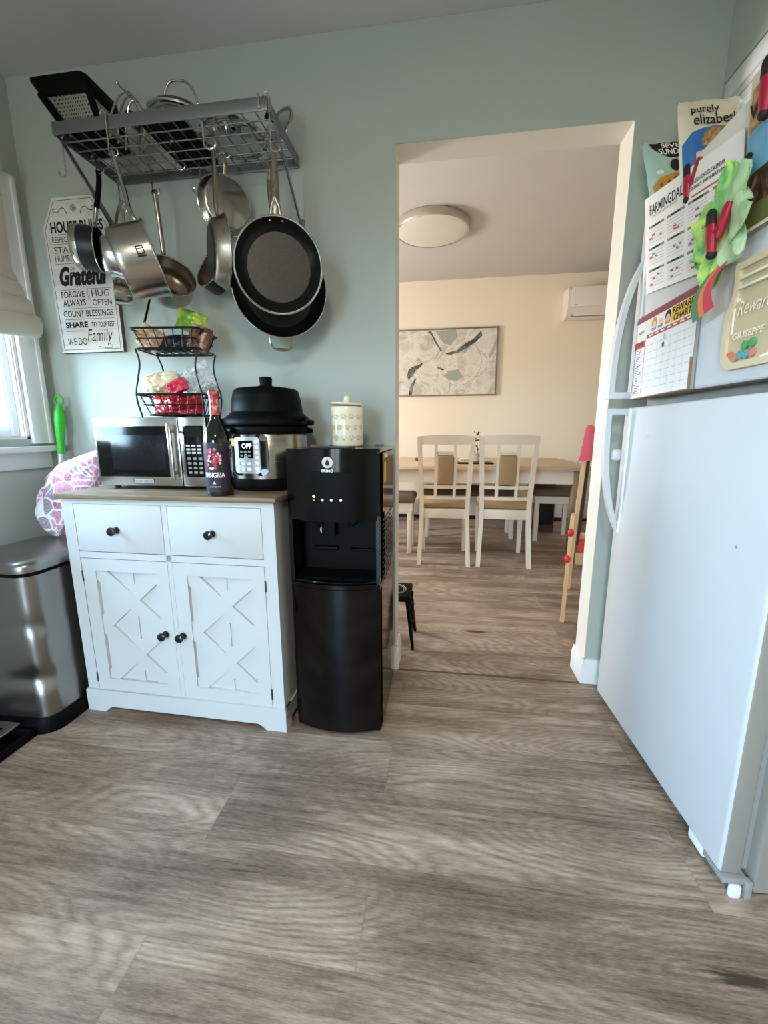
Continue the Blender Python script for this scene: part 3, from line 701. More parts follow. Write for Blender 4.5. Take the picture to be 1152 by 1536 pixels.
# ---------------------------------------------------------------- two-tier wire basket on the microwave
BY = Mx.Translation((-.948, -.165, 0)) @ Mx.Rotation(.13, 4, 'Z')
t = thing('wire_basket_stand', 'two tier black wire basket stand on top of the microwave', 'basket', (-.948, -.165, 1.108), .13)
def rect_loop(hx, hy, z, r=.02): return [V((x, y, z)) for x, y in rrect(-hx, hx, -hy, hy, r, 4)]
def basket(b, hx, hy, z0, z1, tp=.78, n=7):
    b.tube(rect_loop(hx, hy, z1), .0042, 8, closed=True); b.tube(rect_loop(hx*tp, hy*tp, z0), .003, 8, closed=True); b.tube(rect_loop(hx*.9, hy*.9, (z0+z1)/2), .002, 6, closed=True)
    for i in range(n):
        x = -hx+2*hx*(i+.5)/n; b.tube([(x, -hy, z1), (x*tp, -hy*tp, z0), (x*tp, hy*tp, z0), (x, hy, z1)], .0019, 6)
    for i in range(3):
        y = -hy+2*hy*(i+.5)/3; b.tube([(-hx, y, z1), (-hx*tp, y*tp, z0), (hx*tp, y*tp, z0), (hx, y, z1)], .0019, 6)
hx, hy = .125, .092
b = B(BY).m('wire'); basket(b, hx, hy, 1.121, 1.194); b.build('lower_basket', t)
b = B(BY).m('wire'); basket(b, hx, hy, 1.357, 1.424); b.tube(rect_loop(hx*.94, hy*.82, 1.357), .0034, 8, closed=True); b.build('upper_basket', t)
for sx in (-1, 1):
    for sy in (-1, 1):
        B(BY).m('wire').tube(smooth([(sx*hx*.93, sy*hy*.8, 1.110), (sx*hx*1.0, sy*hy, 1.19), (sx*hx*.86, sy*hy, 1.25), (sx*hx*.80, sy*hy*.86, 1.31), (sx*hx*.94, sy*hy*.8, 1.357)], 2), .0034, 8).build('upright', t)
B(BY).m('wire').tube(smooth([(-hx, -hy*.2, 1.424), (-hx*1.0, hy*.2, 1.46), (-hx*1.01, hy*1.05, 1.60)], 2), .0042, 8).build('tall_post', t)

def pillow(name, label, cat, c, size, rot, mt, seed=0, lump=.16, group=None, crimp=True, extra=None, power=.75):
    """lumpy filled bag: W across, H along, D thick, pinched flat at both ends"""
    X = Mx.Translation(V(c)) @ rot; w, h, d = size
    def fn(u, v):
        a = 2*PI*u; e = max(0., math.sin(PI*v))**power
        k = .92+.08*e; x = math.cos(a)*w/2*k; y = math.sin(a)*d/2*e; z = (v-.5)*h
        q = V((math.cos(a)*1.3+seed*7.1, math.sin(a)*1.3, v*2.6))
        n = noise.noise(q)*lump*1.4+noise.noise(q*3.1)*lump*.8+noise.noise(q*7.)*lump*.35
        return (x*(1+n*.5), y*(1+n*2.), z+n*h*.05*e)
    b = B(X).m(mt).grid(fn, 48, 36)
    if extra: extra(b)
    base = X @ V((0, 0, 0)); lo = min(p.z for p in b.v)
    return tag(b.build(name, loc=(base.x, base.y, lo), sharp=80), label, cat, group)
def E3(x, y, z): return Mx.Rotation(z, 4, 'Z') @ Mx.Rotation(y, 4, 'Y') @ Mx.Rotation(x, 4, 'X')
pillow('snack_packet', 'crumpled peach wrapper in the left end of the upper basket', 'packet', (-1.03, -.20, 1.402), (.085, .085, .06), E3(.1, .55, .2), 'kraft', 1, .25)
pillow('black_packet', 'black crinkled packet lying flat in the middle of the upper basket', 'packet', (-.945, -.185, 1.383), (.06, .13, .032), E3(0, 1.5, .1), 'panblack', 2, .2)
pillow('green_snack_bag', 'green and yellow snack bag on top of the upper basket', 'bag', (-.880, -.160, 1.465), (.075, .13, .05), E3(.2, 1.92, .1), 'greenbag', 3, .2)
pillow('brown_snack_bag', 'brown and white snack bag at the right end of the upper basket', 'bag', (-.835, -.19, 1.397), (.075, .09, .045), E3(0, .35, .35), 'brownbag', 4, .22)
B_ = pillow('bread_bag', 'cream bread bag with printed lettering in the lower basket', 'bread', (-1.005, -.2, 1.238), (.075, .155, .07), E3(.15, 1.42, .13), 'bread', 5, .22,
    extra=lambda b: b.m('olive').text('SEED LOAF', -.066, .066, .012, .028, .033, Mx.Rotation(PI/2, 4, 'Y') @ Mx.Rotation(PI/2, 4, 'X') @ Mx.Rotation(PI, 4, 'Z'), .01) if False else None)
pillow('clear_roll_bag', 'crinkled clear plastic bag bulging over the right of the lower basket', 'bag', (-.860, -.185, 1.252), (.10, .13, .085), E3(.2, 1.2, .1), 'filmdense', 6, .4)
pillow('red_net_bag', 'red plastic bag of fruit filling the lower basket', 'bag', (-.95, -.185, 1.160), (.075, .19, .085), E3(0, 1.57, .13), 'apple', 8, .2)
pillow('onion_bag', 'pinkish red produce bag tied at its neck in front of the clear bag', 'bag', (-.912, -.238, 1.222), (.05, .09, .045), E3(.2, 1.2, .1), 'labelrose', 9, .3)
b = B(BY).m('teal').bx((-.115, .058, 1.13), (-.02, .064, 1.285), .001); tag(b.build('teal_card', loc=(-.98, -.11, 1.13)), 'flat teal card standing behind the bread bag', 'card')

# ---------------------------------------------------------------- wine bottle
def wrap(b, i0, c, r, phi):
    """bend everything added since vertex i0 round a vertical cylinder"""
    for i in range(i0, len(b.v)):
        p = b.v[i]; a = p.x/(r+p.z)+phi; b.v[i] = V((c[0]+(r+p.z)*math.sin(a), c[1]-(r+p.z)*math.cos(a), p.y))
cx, cy = -.668, -.42; CT += .0004
t = thing('wine_bottle', 'dark sangria bottle with red foil neck standing on the cabinet top', 'bottle', (cx, cy, CT))
X = Mx.Translation((cx, cy, CT)); R = .0435
B().m('bottle').lathe([(0, .004), (.03, 0), (.041, .001), (R, .006), (R, .175), (.0415, .192), (.034, .212), (.024, .232), (.0165, .252), (.0145, .27), (.0142, .325), (0, .325)], 48, X).build('glass', t)
B().m('foil').lathe([(.0150, .262), (.0154, .262), (.0156, .322), (.0175, .324), (.0178, .335), (.0165, .338), (0, .339)], 40, X).build('foil_capsule', t)
b = B(); ph = math.atan2(.0694-cx, 1.7173+cy)-.42
b.m('winelabel'); n0 = len(b.v); b.prism(rrect(-.052, .052, CT+.014, CT+.178, .004), .0003, .0008)
b.v = b.v[:n0]; b.f = []; b.fm = []
def lab(u, v): return (-.055+.11*u, CT+.014+.160*v, .0006)
b.grid(lab, 24, 1)
random.seed(5)
for k in range(60):
    a = random.random()*2*PI; r = .026*math.sqrt(random.random()); px, pz = r*math.cos(a), CT+.122+r*1.25*math.sin(a)
    b.m('labelrose' if k % 3 else 'labelpale').prism([(px+.0042*math.cos(q*PI/3), pz+.0042*math.sin(q*PI/3)) for q in range(6)], .0008+k*.000004, .0009+k*.000004)
b.m('white').text('SANGRIA', -.034, .036, CT+.062, CT+.079, .001, None, .03)
b.m('labelpale').text('SWEET RED WINE', -.016, .02, CT+.03, CT+.034, .001)
b.m('labelpale').bx((-.03, CT+.165, .001), (.03, CT+.170, .0012)).prism([(0, CT+.050), (.006, CT+.041), (-.006, CT+.041)], .0008, .001)
wrap(b, 0, (cx, cy), R, ph); b.build('label', t)

# ---------------------------------------------------------------- pressure cooker with crisping lid
cx, cy = -.582, -.202
t = thing('pressure_cooker', 'steel electric pressure cooker with tall black lid on the cabinet top', 'cooker', (cx, cy, CT))
X = Mx.Translation((cx, cy, CT))
B().m('matt_black').lathe([(0, 0), (.13, 0), (.138, .006), (.143, .02), (.143, .044), (0, .044)], 64, X).build('base', t)
B().m('steel').lathe([(.142, .042), (.1425, .044), (.1425, .198), (.141, .2)], 72, X).build('housing', t)
b = B().m('matt_black').lathe([(.14, .198), (.146, .2), (.149, .206), (.149, .222), (.143, .228), (0, .228)], 64, X)
for a in (.35, PI+.9):
    d = V((math.cos(a), math.sin(a), 0)); b.box((0, 0, 0), (.03, .07, .02), .008, Mx.Translation(V((cx, cy, CT+.212))+d*.150) @ Mx.Rotation(a, 4, 'Z'))
b.build('rim', t)
b = B().m('matt_black').lathe([(.140, .228), (.158, .232), (.160, .238), (.156, .254), (.146, .262), (.130, .276), (.1285, .279), (.129, .284), (.1245, .32), (.1235, .322), (.1225, .328), (.117, .352), (.108, .360), (.09, .363), (0, .364)], 72, X)
b.box((0, 0, 0), (.05, .06, .02), .008, Mx.Translation((cx+.155, cy-.035, CT+.24)) @ Mx.Rotation(-.2, 4, 'Z')); b.box((0, 0, 0), (.02, .03, .014), .004, Mx.Translation((cx+.15, cy-.06, CT+.255)) @ Mx.Rotation(-.4, 4, 'Z')); b.build('lid', t)
B().m('matt_black').lathe([(.04, .362), (.036, .37), (.022, .374), (.0215, .378), (.023, .40), (.021, .404), (0, .405)], 32, X).build('lid_knob', t)
b = B(); ph = -.17; z = CT
def cpatch(mt, x0_, x1_, y0_, y1_, r_, h, n=20):
    b.m(mt); i0 = len(b.v); pg = rrect(x0_, x1_, y0_, y1_, r_, 6)
    cxm, cym = (x0_+x1_)/2, (y0_+y1_)/2
    vs = [(x, y, h) for x, y in pg]+[(x, y, 0) for x, y in pg]+[(cxm, cym, h)]; m = len(pg)
    b.raw(vs, [[i, (i+1) % m, 2*m] for i in range(m)]+[[i, m+i, m+(i+1) % m, (i+1) % m] for i in range(m)])
cpatch('gloss_black', -.062, .078, z+.056, z+.2, .022, .004)
cpatch('silverp', -.052, .052, z+.064, z+.19, .012, .0055)
cpatch('lcd', -.03, .028, z+.118, z+.178, .003, .0062)
b.m('lcdtext').text('OFF', -.013, .025, z+.152, z+.168, .0066, None, .02)
for k in range(3):
    b.m('inkgrey').bx((-.022+k*.016, z+.124, .006), (-.012+k*.016, z+.13, .0066)).bx((-.022+k*.016, z+.137, .006), (-.012+k*.016, z+.143, .0066))
for k in range(6):
    b.m('white').bx((.034, z+.078+k*.018, .0055), (.048, z+.089+k*.018, .0064))
for k in range(3): b.m('white').bx((-.045+k*.024, z+.075, .0055), (-.028+k*.024, z+.085, .0064)).bx((-.045+k*.024, z+.094, .0055), (-.028+k*.024, z+.104, .0064))
b.m('yellow').prism([(-.062+.014*math.cos(a), z+.172+.014*math.sin(a)) for a in [2*PI*i/20 for i in range(20)]], .0042, .005)
wrap(b, 0, (cx, cy), .1425, ph); b.build('control_panel', t)

# ---------------------------------------------------------------- water dispenser
dx0, dx1, dyb, dyf, DT = -.43, -.125, -.10, -.432, 1.003
t = thing('water_dispenser', 'tall glossy black bottom loading water dispenser beside the doorway', 'water dispenser', ((dx0+dx1)/2, -.27, 0))
xc, hw = (dx0+dx1)/2, (dx1-dx0)/2
def fy(x): return dyf-.034*(1-((x-xc)/hw)**2)
def front(off=0., xa=None, xb=None, n=20, r=.0):
    xa = dx0 if xa is None else xa; xb = dx1 if xb is None else xb
    return [(xa+(xb-xa)*i/n, fy(xa+(xb-xa)*i/n)-off) for i in range(n+1)]
b = B().m('gloss_black')
b.bx((dx0, dyf, .03), (dx0+.012, dyb, DT-.012)).bx((dx1-.012, dyf, .03), (dx1, dyb, DT-.012)).bx((dx0+.012, dyb-.02, .03), (dx1-.012, dyb, DT-.012)).bx((dx0+.012, dyf, .03), (dx1-.012, dyb-.02, .05))
b.m('matt_black').bx((dx0+.01, dyf+.02, 0), (dx1-.01, dyb-.01, .03)); b.build('side_panels', t)
b = B().m('gloss_black').prism([(dx1, dyb), (dx0, dyb)]+front(-.004), DT-.016, DT); 
b.m('black').bx((xc-.085, fy(xc)+.012, DT), (xc+.06, fy(xc)+.11, DT+.006), .003).m('clip').bx((xc-.075, fy(xc)+.05, DT+.006), (xc-.055, fy(xc)+.07, DT+.009))
for x in (-.37, -.19): b.m('black').bx((x, dyb-.02, DT), (x+.03, dyb, DT+.004))
b.build('top_cover', t)
b = B().m('gloss_black').prism([(dx1, dyf+.06), (dx0, dyf+.06)]+front(0), .775, DT-.014); b.prism([(xc+.085, dyf-.02), (xc-.085, dyf-.02)]+front(.003, xc-.085, xc+.085, 12), .94, .972)
u = b.build('upper_fascia', t)
b = B(); P = plane((0, 0, 0), (1, 0, 0), (0, 0, 1))
def on_front(mt, fn):
    i0 = len(b.v); b.m(mt); fn()
    for i in range(i0, len(b.v)): p = b.v[i]; b.v[i] = V((p.x, fy(p.x)-.0036-p.z, p.y))
lx, lz = -.283, .962
on_front('inklight', lambda: b.prism([(lx+.0175*math.cos(2*PI*i/28), lz+.0175*math.sin(2*PI*i/28)) for i in range(28)], 0, .0006))
on_front('ink', lambda: b.prism([(lx, lz+.011), (lx+.005, lz+.002), (lx+.0068, lz-.004), (lx+.004, lz-.009), (lx, lz-.0105), (lx-.004, lz-.009), (lx-.0068, lz-.004), (lx-.005, lz+.002)], .0006, .0009))
on_front('white', lambda: b.text('PRIMO', lx-.019, lx+.019, .9315, .9405, .0006, None, .03))
on_front('white', lambda: b.text('WATER', lx-.009, lx+.009, .9255, .929, .0006, None, .02))
b.build('logo', u)
b = B().m('matt_black').prism([(xc+.082, dyf-.02), (xc-.082, dyf-.02)]+front(.006, xc-.082, xc+.082, 14), .775, .932); cp = b.build('control_panel', t)
b = B(); dz = -.006
def on_panel(mt, x, z, r, h=.001):
    i0 = len(b.v); b.m(mt).prism([(x+r*math.cos(2*PI*i/16), z+r*math.sin(2*PI*i/16)) for i in range(16)], 0, h)
    for i in range(i0, len(b.v)): p = b.v[i]; b.v[i] = V((p.x, fy(p.x)-.0062-p.z, p.y))
    o_ = b.build('indicator_light', cp); b.__init__(); return o_
on_panel('led', -.330, .856, .0042)['label'] = 'lit green light'; on_panel('inkgrey', -.330, .845, .0032)
for x in (-.302, -.273, -.243): on_panel('white', x, .845, .0042)
b = B().m('matt_black').bx((dx0+.012, dyf+.10, .53), (dx1-.012, dyf+.115, .80)).bx((xc-.06, dyf+.06, .70), (xc-.015, dyf+.10, .775)).bx((dx0+.012, dyf, .562), (dx1-.012, dyf+.10, .575))
b.bx((xc-.1, dyf+.085, .645), (xc-.01, dyf+.10, .66), .004).bx((xc+.03, dyf+.085, .645), (xc+.12, dyf+.10, .655), .004)
b.m('gloss_black').bx((dx0, dyf-.004, .56), (dx0+.0135, dyf+.10, .79)).bx((dx1-.0135, dyf-.004, .56), (dx1, dyf+.10, .79)); al = b.build('alcove', t)
for x in (xc-.062, xc+.052):
    B().m('matt_black').cyl((x, dyf+.03, .778), (x, dyf+.03, .745), .012, .009).bx((x-.016, dyf+.02, .752), (x+.016, dyf+.05, .776), .004).build('spout', t)
b = B().m('white').cyl((-.338, dyf+.1, .716), (-.338, dyf+.0985, .716), .0165, n=28).m('inkgrey').text('4', -.342, -.335, .718, .725, .0003, plane((0, dyf+.0984, 0), (1, 0, 0), (0, 0, 1))); b.build('round_sticker', al)
b = B().m('gloss_black').prism([(dx1-.004, dyf+.09), (dx0+.004, dyf+.09)]+front(.002, dx0+.004, dx1-.004), .548, .562); rim = [(x, y, .568) for x, y in front(-.006, dx0+.016, dx1-.016)]
b.tube(rim+[(dx1-.016, dyf+.085, .568), (dx0+.016, dyf+.085, .568)], .006, 8, closed=True)
for k in range(9): b.m('black').bx((dx0+.05+k*.023, dyf+.0, .562), (dx0+.058+k*.023, dyf+.07, .566))
b.build('drip_tray', t)
B().m('gloss_black').prism([(dx1, dyf+.03), (dx0, dyf+.03)]+front(0), .022, .545).build('lower_door', t)
b = B().m('black')
for i in range(14):
    for j in range(5): b.box((dx1+.0006, -.375+.05*j+(.02 if i % 2 else 0), .55+.0165*i), (.0012, .034, .006))
b.build('side_vent', t)
b = B().m('stickyellow').bx((dx1, -.335, .885), (dx1+.0006, -.295, .955)).m('white').bx((dx1, -.33, .968), (dx1+.0006, -.25, .98)); b.build('energy_label', t)

# ---------------------------------------------------------------- cream paw print jar
cx, cy = -.272, -.235; t = thing('treat_jar', 'cream ceramic treat jar embossed with paw prints on the black dispenser', 'jar', (cx, cy, DT)); X = Mx.Translation((cx, cy, DT+.0003))
b = B().m('cream').lathe([(0, 0), (.052, 0), (.0565, .004), (.0575, .012), (.0575, .132), (.0555, .137), (.052, .138), (.051, .132), (.051, .01), (0, .01)], 56, X); jb = b.build('body', t)
for r in range(3):
    for k in range(13):
        b = B().m('pawshade'); i0 = 0; px = (k+.5*(r % 2))*2*PI*.0575/13; pz = DT+.03+r*.036
        b.prism([(px+.0064*math.cos(2*PI*i/12), pz-.004+.005*math.sin(2*PI*i/12)) for i in range(12)], 0, .0006)
        for dx, dz in ((-.0085, .002), (-.0034, .0066), (.0034, .0066), (.0085, .002)): b.prism([(px+dx+.0024*math.cos(2*PI*i/8), pz+dz+.003*math.sin(2*PI*i/8)) for i in range(8)], 0, .0006)
        wrap(b, i0, (cx, cy), .0575, 0); b.build('paw_print', jb)
B().m('cream').lathe([(0, 0), (.05, 0), (.058, .003), (.059, .006), (.056, .0095), (.02, .012), (.012, .013), (.0105, .018), (.0115, .03), (.008, .034), (0, .0345)], 48, X @ Mx.Translation((0, 0, .1415)) @ Mx.Rotation(.045, 4, 'Y')).build('lid', t)

# ---------------------------------------------------------------- wooden tag sign
t = thing('wooden_sign', 'whitewashed tag shaped wooden sign of house rules hung on the wall', 'sign', (-1.435, -.001, 1.396))
P = plane((0, -.02, 0), (1, 0, 0), (0, 0, 1))
def tag_poly(g): return [(-1.581+g, 1.396+g), (-1.287-g, 1.396+g), (-1.287-g, 1.885-g*.4), (-1.352-g*.4, 1.996-g), (-1.532+g*.4, 1.996-g), (-1.592+g*.8, 1.885-g*.4)]
b = B().m('signedge').prism(tag_poly(0), -.019, -.001, P).m('sign').prism(tag_poly(.001), -.001, 0, P); b.build('plank', t)
b = B(); i = [V((*p, .0004)) for p in tag_poly(.013)]
for a, c in zip(i, i[1:]+i[:1]):
    n = (c-a).normalized(); s = V((-n.y, n.x, 0))*.0011; b.m('signedge').raw([a-s, c-s, c+s, a+s], [[0, 1, 2, 3]], P)
def TX(s, x0, x1, z0, z1, bold=0., sh=0., z=0.): b.m('ink').text(s, x0, x1, z0, z1, .0006, P, bold, sh, z)
def rule(x0, x1, z, mt='signedge'): b.m(mt).raw([(x0, z-.0008, .0005), (x1, z-.0008, .0005), (x1, z+.0008, .0005), (x0, z+.0008, .0005)], [[0, 1, 2, 3]], P)
TX('HOUSE RULES', -1.556, -1.315, 1.864, 1.907, .035); rule(-1.565, -1.31, 1.859)
TX('RESPECT ONE ANOTHER', -1.556, -1.316, 1.829, 1.851); rule(-1.565, -1.31, 1.823)
TX('STAY', -1.553, -1.462, 1.789, 1.813); TX('HUMBLE', -1.553, -1.458, 1.756, 1.781); TX('& KIND', -1.44, -1.32, 1.76, 1.805); rule(-1.555, -1.31, 1.748)
TX('be', -1.487, -1.47, 1.722, 1.742, 0, .3); TX('Grateful', -1.545, -1.322, 1.662, 1.738, .05, .25); rule(-1.548, -1.31, 1.648)
for k in range(6): b.m('signedge').raw([(-1.48+k*.009, 1.655, .0005), (-1.474+k*.009, 1.664, .0005), (-1.4725+k*.009, 1.663, .0005), (-1.4785+k*.009, 1.654, .0005)], [[0, 1, 2, 3]], P)
TX('FORGIVE', -1.548, -1.438, 1.617, 1.642, .012); TX('ALWAYS', -1.545, -1.437, 1.583, 1.609, .012); TX('HUG', -1.405, -1.324, 1.617, 1.643); TX('OFTEN', -1.405, -1.316, 1.582, 1.606)
b.m('signedge').raw([(-1.423, 1.58, .0005), (-1.4215, 1.58, .0005), (-1.4215, 1.644, .0005), (-1.423, 1.644, .0005)], [[0, 1, 2, 3]], P); rule(-1.55, -1.31, 1.574)
TX('COUNT BLESSINGS', -1.55, -1.315, 1.54, 1.566, .012); rule(-1.55, -1.31, 1.531)
TX('SHARE', -1.547, -1.44, 1.497, 1.521, .04); TX('TRY YOUR BEST', -1.423, -1.315, 1.497, 1.518, .01); rule(-1.55, -1.46, 1.484); rule(-1.39, -1.31, 1.487)
TX('WE DO', -1.547, -1.455, 1.427, 1.456); TX('Family', -1.45, -1.33, 1.425, 1.49, 0, .3)
b.m('ink').tube([(p.x, p.y, p.z) for p in [P @ V((x, y, .0005)) for x, y in [(c.x, c.z) for c in smooth([V((-1.35, 0, 1.43)), V((-1.33, 0, 1.415)), V((-1.36, 0, 1.41)), V((-1.40, 0, 1.42))], 3)]]], .0009, 4)
cxs, czs = -1.441, 1.952
for r in (.0125, .008): b.m('inkgrey').tube([P @ V((cxs+r*math.cos(a), czs+r*math.sin(a), .0004)) for a in [2*PI*q/24 for q in range(24)]], .0014, 4, closed=True)
b.m('ink').prism([(cxs+.004*math.cos(2*PI*q/12), czs+.004*math.sin(2*PI*q/12)) for q in range(12)], .0002, .0008, P)
for s in (-1, 1):
    c = smooth([V((cxs+s*.03, 0, 1.93)), V((cxs+s*.04, 0, 1.955)), V((cxs+s*.06, 0, 1.955)), V((cxs+s*.07, 0, 1.94)), V((cxs+s*.092, 0, 1.94)), V((cxs+s*.094, 0, 1.955)), V((cxs+s*.084, 0, 1.952))], 3)
    b.m('ink').tube([P @ V((p.x, p.z, .0005)) for p in c], .0013, 4)
b.build('lettering', t)

# ---------------------------------------------------------------- pot rack
RX0, RX1, RY0, RY1, RZ0, RZ1 = -1.235, -.487, -.297, -.006, 2.024, 2.062
t = thing('pot_rack', 'grey metal wall mounted pot rack with wire grid shelf', 'pot rack', ((RX0+RX1)/2, RY1, RZ0))
b = B().m('rack'); k = .004
b.bx((RX0, RY0, RZ0), (RX1, RY0+k, RZ1), .001).bx((RX0, RY1-k, RZ0), (RX1, RY1, RZ1), .001).bx((RX0, RY0+k, RZ0), (RX0+k, RY1-k, RZ1), .001).bx((RX1-k, RY0+k, RZ0), (RX1, RY1-k, RZ1), .001); b.build('frame_band', t)
b = B().m('rackdark')
for j in range(1, 6): y = RY0+(RY1-RY0)*j/6; b.tube([(RX0+k, y, RZ0+.006), (RX1-k, y, RZ0+.006)], .0026, 8)
for j in range(1, 16): x = RX0+(RX1-RX0)*j/16; b.tube([(x, RY0+k, RZ0+.0105), (x, RY1-k, RZ0+.0105)], .0022, 8)
b.build('wire_grid', t)
for x, s in ((RX0-.003, -1), (RX1+.003, 1)):
    p0, p1 = V((x, RY0+.012, RZ1-.012)), V((x, RY1-.004, 1.818)); d = (p1-p0).normalized(); n = V((1, 0, 0)); w = d.cross(n)*.008
    b = B().m('rackdark'); b.raw([p+n*q*.002+w*r for p in (p0, p1) for q, r in ((-1, -1), (1, -1), (1, 1), (-1, 1))], [[0, 1, 2, 3], [4, 7, 6, 5], [0, 4, 5, 1], [1, 5, 6, 2], [2, 6, 7, 3], [3, 7, 4, 0]])
    b.bx((x-.009, RY1-.006, 1.795), (x+.009, RY1+.004, 1.85), .002).cyl((x, RY1-.006, 1.815), (x, RY1-.010, 1.815), .004, n=10); b.build('brace', t)
B().m('steelbright').bx((RX1-.03, RY0-.006, RZ0+.004), (RX1-.022, RY0-.001, RZ1+.006), .002).build('end_clip', t); b = B().m('steelbright').bx((RX1+.0005, RY0+.008, RZ0+.004), (RX1+.006, RY0+.018, RZ1+.006), .002); b.build('end_clip', t)

# ---------------------------------------------------------------- hooks and pans
def s_hook(label, x, y, zt, zb, yaw=0., rb=.014, r=.0022, lean=0.):
    rt = .008; d = V((math.cos(yaw), math.sin(yaw), 0)); u = V((0, 0, 1)); o = V((x, y, 0))
    pts = arc(o-d*rt+u*(zt-rt), rt, PI*1.15, 0, 8, d, u)+arc(o+d*(rb+lean)+u*(zb+rb), rb, PI, 2*PI+.55, 14, d, u)
    b = B().m('chrome').tube(pts, r, 8)
    return tag(b.build('hanging_hook', loc=(x, y, zb)), label, 'hook', 'steel hooks on the pot rack')
def pan(name, label, cat, c, axis, R, H, out, inn, parts=(), Rb=None, rim=.003, base=None, seg=64, floorm=None, group='pots and pans on the rack', bead='steelbright', flare=0.):
    """C = rim centre, AXIS = direction the mouth faces"""
    ax = V(axis).normalized(); Rb = Rb or R*.86; c = V(c); bot = c-ax*H
    t = thing(name, label, cat, tuple(bot), 0, group)
    X = Mx.Translation(bot) @ frame_to(ax)
    k = min(.02, H*.4)
    prof = [(0, 0), (Rb-k*.4, 0), (Rb-k*.1, .002), (Rb+(R-Rb)*.2, k*.5), (Rb+(R-Rb)*.42, k)]+[(Rb+(R-Rb)*(.42+.58*q), k+(H-k)*q) for q in (.3, .65, 1.)]
    b = B(X).m(out).lathe(prof+[(R+flare, H)], seg)
    if base: b.m(base).lathe([(0, -.003), (Rb*.86, -.003), (Rb*.9, .0005)], seg)
    b.build('body', t)
    th = .002
    b = B(X).m(inn).lathe([(R+flare-.001, H), (R-th, H-.001)]+[(r-th, z) for r, z in prof[:3:-1]]+[(Rb-k*.5, th+.0015)], seg); b.m(floorm or inn).lathe([(Rb-k*.5, th+.0015), (0, th+.0015)], seg); b.build('interior', t)
    B(X).m(bead).tube([V(((R+flare)*math.cos(a), (R+flare)*math.sin(a), H)) for a in [2*PI*q/seg for q in range(seg)]], rim, 8, closed=True).build('rim', t)
    return t, X, ax, bot
def handle(t, pts, rad, mt='steelwarm', flat=None, name='handle', n=12, ring=None):
    b = B().m(mt).tube(pts, rad, n, flat=flat)
    if ring: c, r, ax1, ax2 = ring; b.tube([V(c)+V(ax1)*r*math.cos(a)+V(ax2)*r*math.sin(a) for a in [2*PI*q/16 for q in range(16)]], .003, 6, closed=True)
    return b.build(name, t)
def rivets(t, pts, d, mt='steelbright'):
    b = B().m(mt)
    for p in pts: b.sphere(p, .0042, 6)
    b.build('rivets', t)

# front non-stick frying pan
t, X, ax, bot = pan('frying_pan', 'large frying pan with honeycomb textured interior hung at the front right of the rack', 'pan', (-.474, -.30, 1.583), (.45, -1.35, -.33), .139, .046, 'steelwarm', 'nonstick', Rb=.112, rim=.0038, floorm='hex')
up = (V((0, 0, 1))-ax*ax.z).normalized(); side = ax.cross(up); rc = V((-.474, -.30, 1.583))
h0 = rc+up*.137-ax*.012; he = V((-.479, -.285, 1.925))
for s in (-1, 1): pass
hp = smooth([h0+side*.0, h0+up*.035-ax*.003, h0.lerp(he, .35)-ax*.004, h0.lerp(he, .7), he], 2)
n = len(hp); handle(t, hp, [.0075+.0065*math.sin(PI*min(1, .12+.95*i/n)) for i in range(n)], 'steelwarm', (ax, .55))
for s in (-1, 1): handle(t, [h0+side*.017*s-up*.004, h0+side*.011*s+up*.03, h0+up*.052], [.005, .0055, .005], 'steelwarm', (ax, .6), 'handle_bracket')
rivets(t, [rc+up*.128+side*.02*s-ax*.014 for s in (-1, 1)], ax)
s_hook('steel hook holding the front frying pan at the right end of the rack', -.482, -.297, 2.07, 1.912, .3)
# big black skillet behind it
t, X, ax, bot = pan('skillet', 'widest black skillet with a small helper handle, hung behind the front frying pan', 'pan', (-.516, -.185, 1.557), (.62, -1.3, -.12), .163, .052, 'panblack', 'nonstick', Rb=.132, rim=.0026)
up = (V((0, 0, 1))-ax*ax.z).normalized(); side = ax.cross(up); rc = V((-.516, -.185, 1.557))
h0 = rc+up*.162-ax*.014; he = V((-.546, -.165, 1.905)); hp = smooth([h0, h0+up*.03-ax*.004, h0.lerp(he, .5), he], 2); n = len(hp)
handle(t, hp, [.008+.006*math.sin(PI*i/(n-1)) for i in range(n)], 'steelwarm', (ax, .5))
lo = rc-up*.160-ax*.02; handle(t, smooth([lo+side*.043, lo+side*.040-up*.03, lo+side*.02-up*.046, lo-side*.02-up*.046, lo-side*.040-up*.03, lo-side*.043], 2), .0036, 'steelwarm', None, 'helper_handle', 8)
handle(t, [lo+side*.02-up*.044, lo+side*.008-up*.044, lo-side*.008-up*.044, lo-side*.02-up*.044], [.0045, .0065, .0065, .0045], 'steelwarm', None, 'helper_grip', 8)
s_hook('steel hook holding the widest skillet', -.548, -.165, 2.034, 1.892, .2)
# frying pan seen edge on
t, X, ax, bot = pan('frying_pan', 'dark steel frying pan seen edge on at the middle of the rack', 'pan', (-.682, -.25, 1.654), (.80, .60, 0.03), .113, .044, 'steelwarm', 'nonstick', Rb=.088, rim=.003, base='panbase')
rc = V((-.682, -.25, 1.654)); up = (V((0, 0, 1))-ax*ax.z).normalized(); h0 = rc+up*.112-ax*.012; he = V((-.692, -.262, 1.955)); hp = smooth([h0, h0+up*.03-ax*.004, h0.lerp(he, .45), h0.lerp(he, .75), he], 2); n = len(hp)
handle(t, hp, [.006+.0075*math.sin(PI*min(1, .05+.95*i/(n-1)))for i in range(n)], 'steelwarm', (ax, .6))
s_hook('large steel hook holding the edge on frying pan at the middle of the rack', -.708, -.288, 2.068, 1.942, .1, .019, .0032)
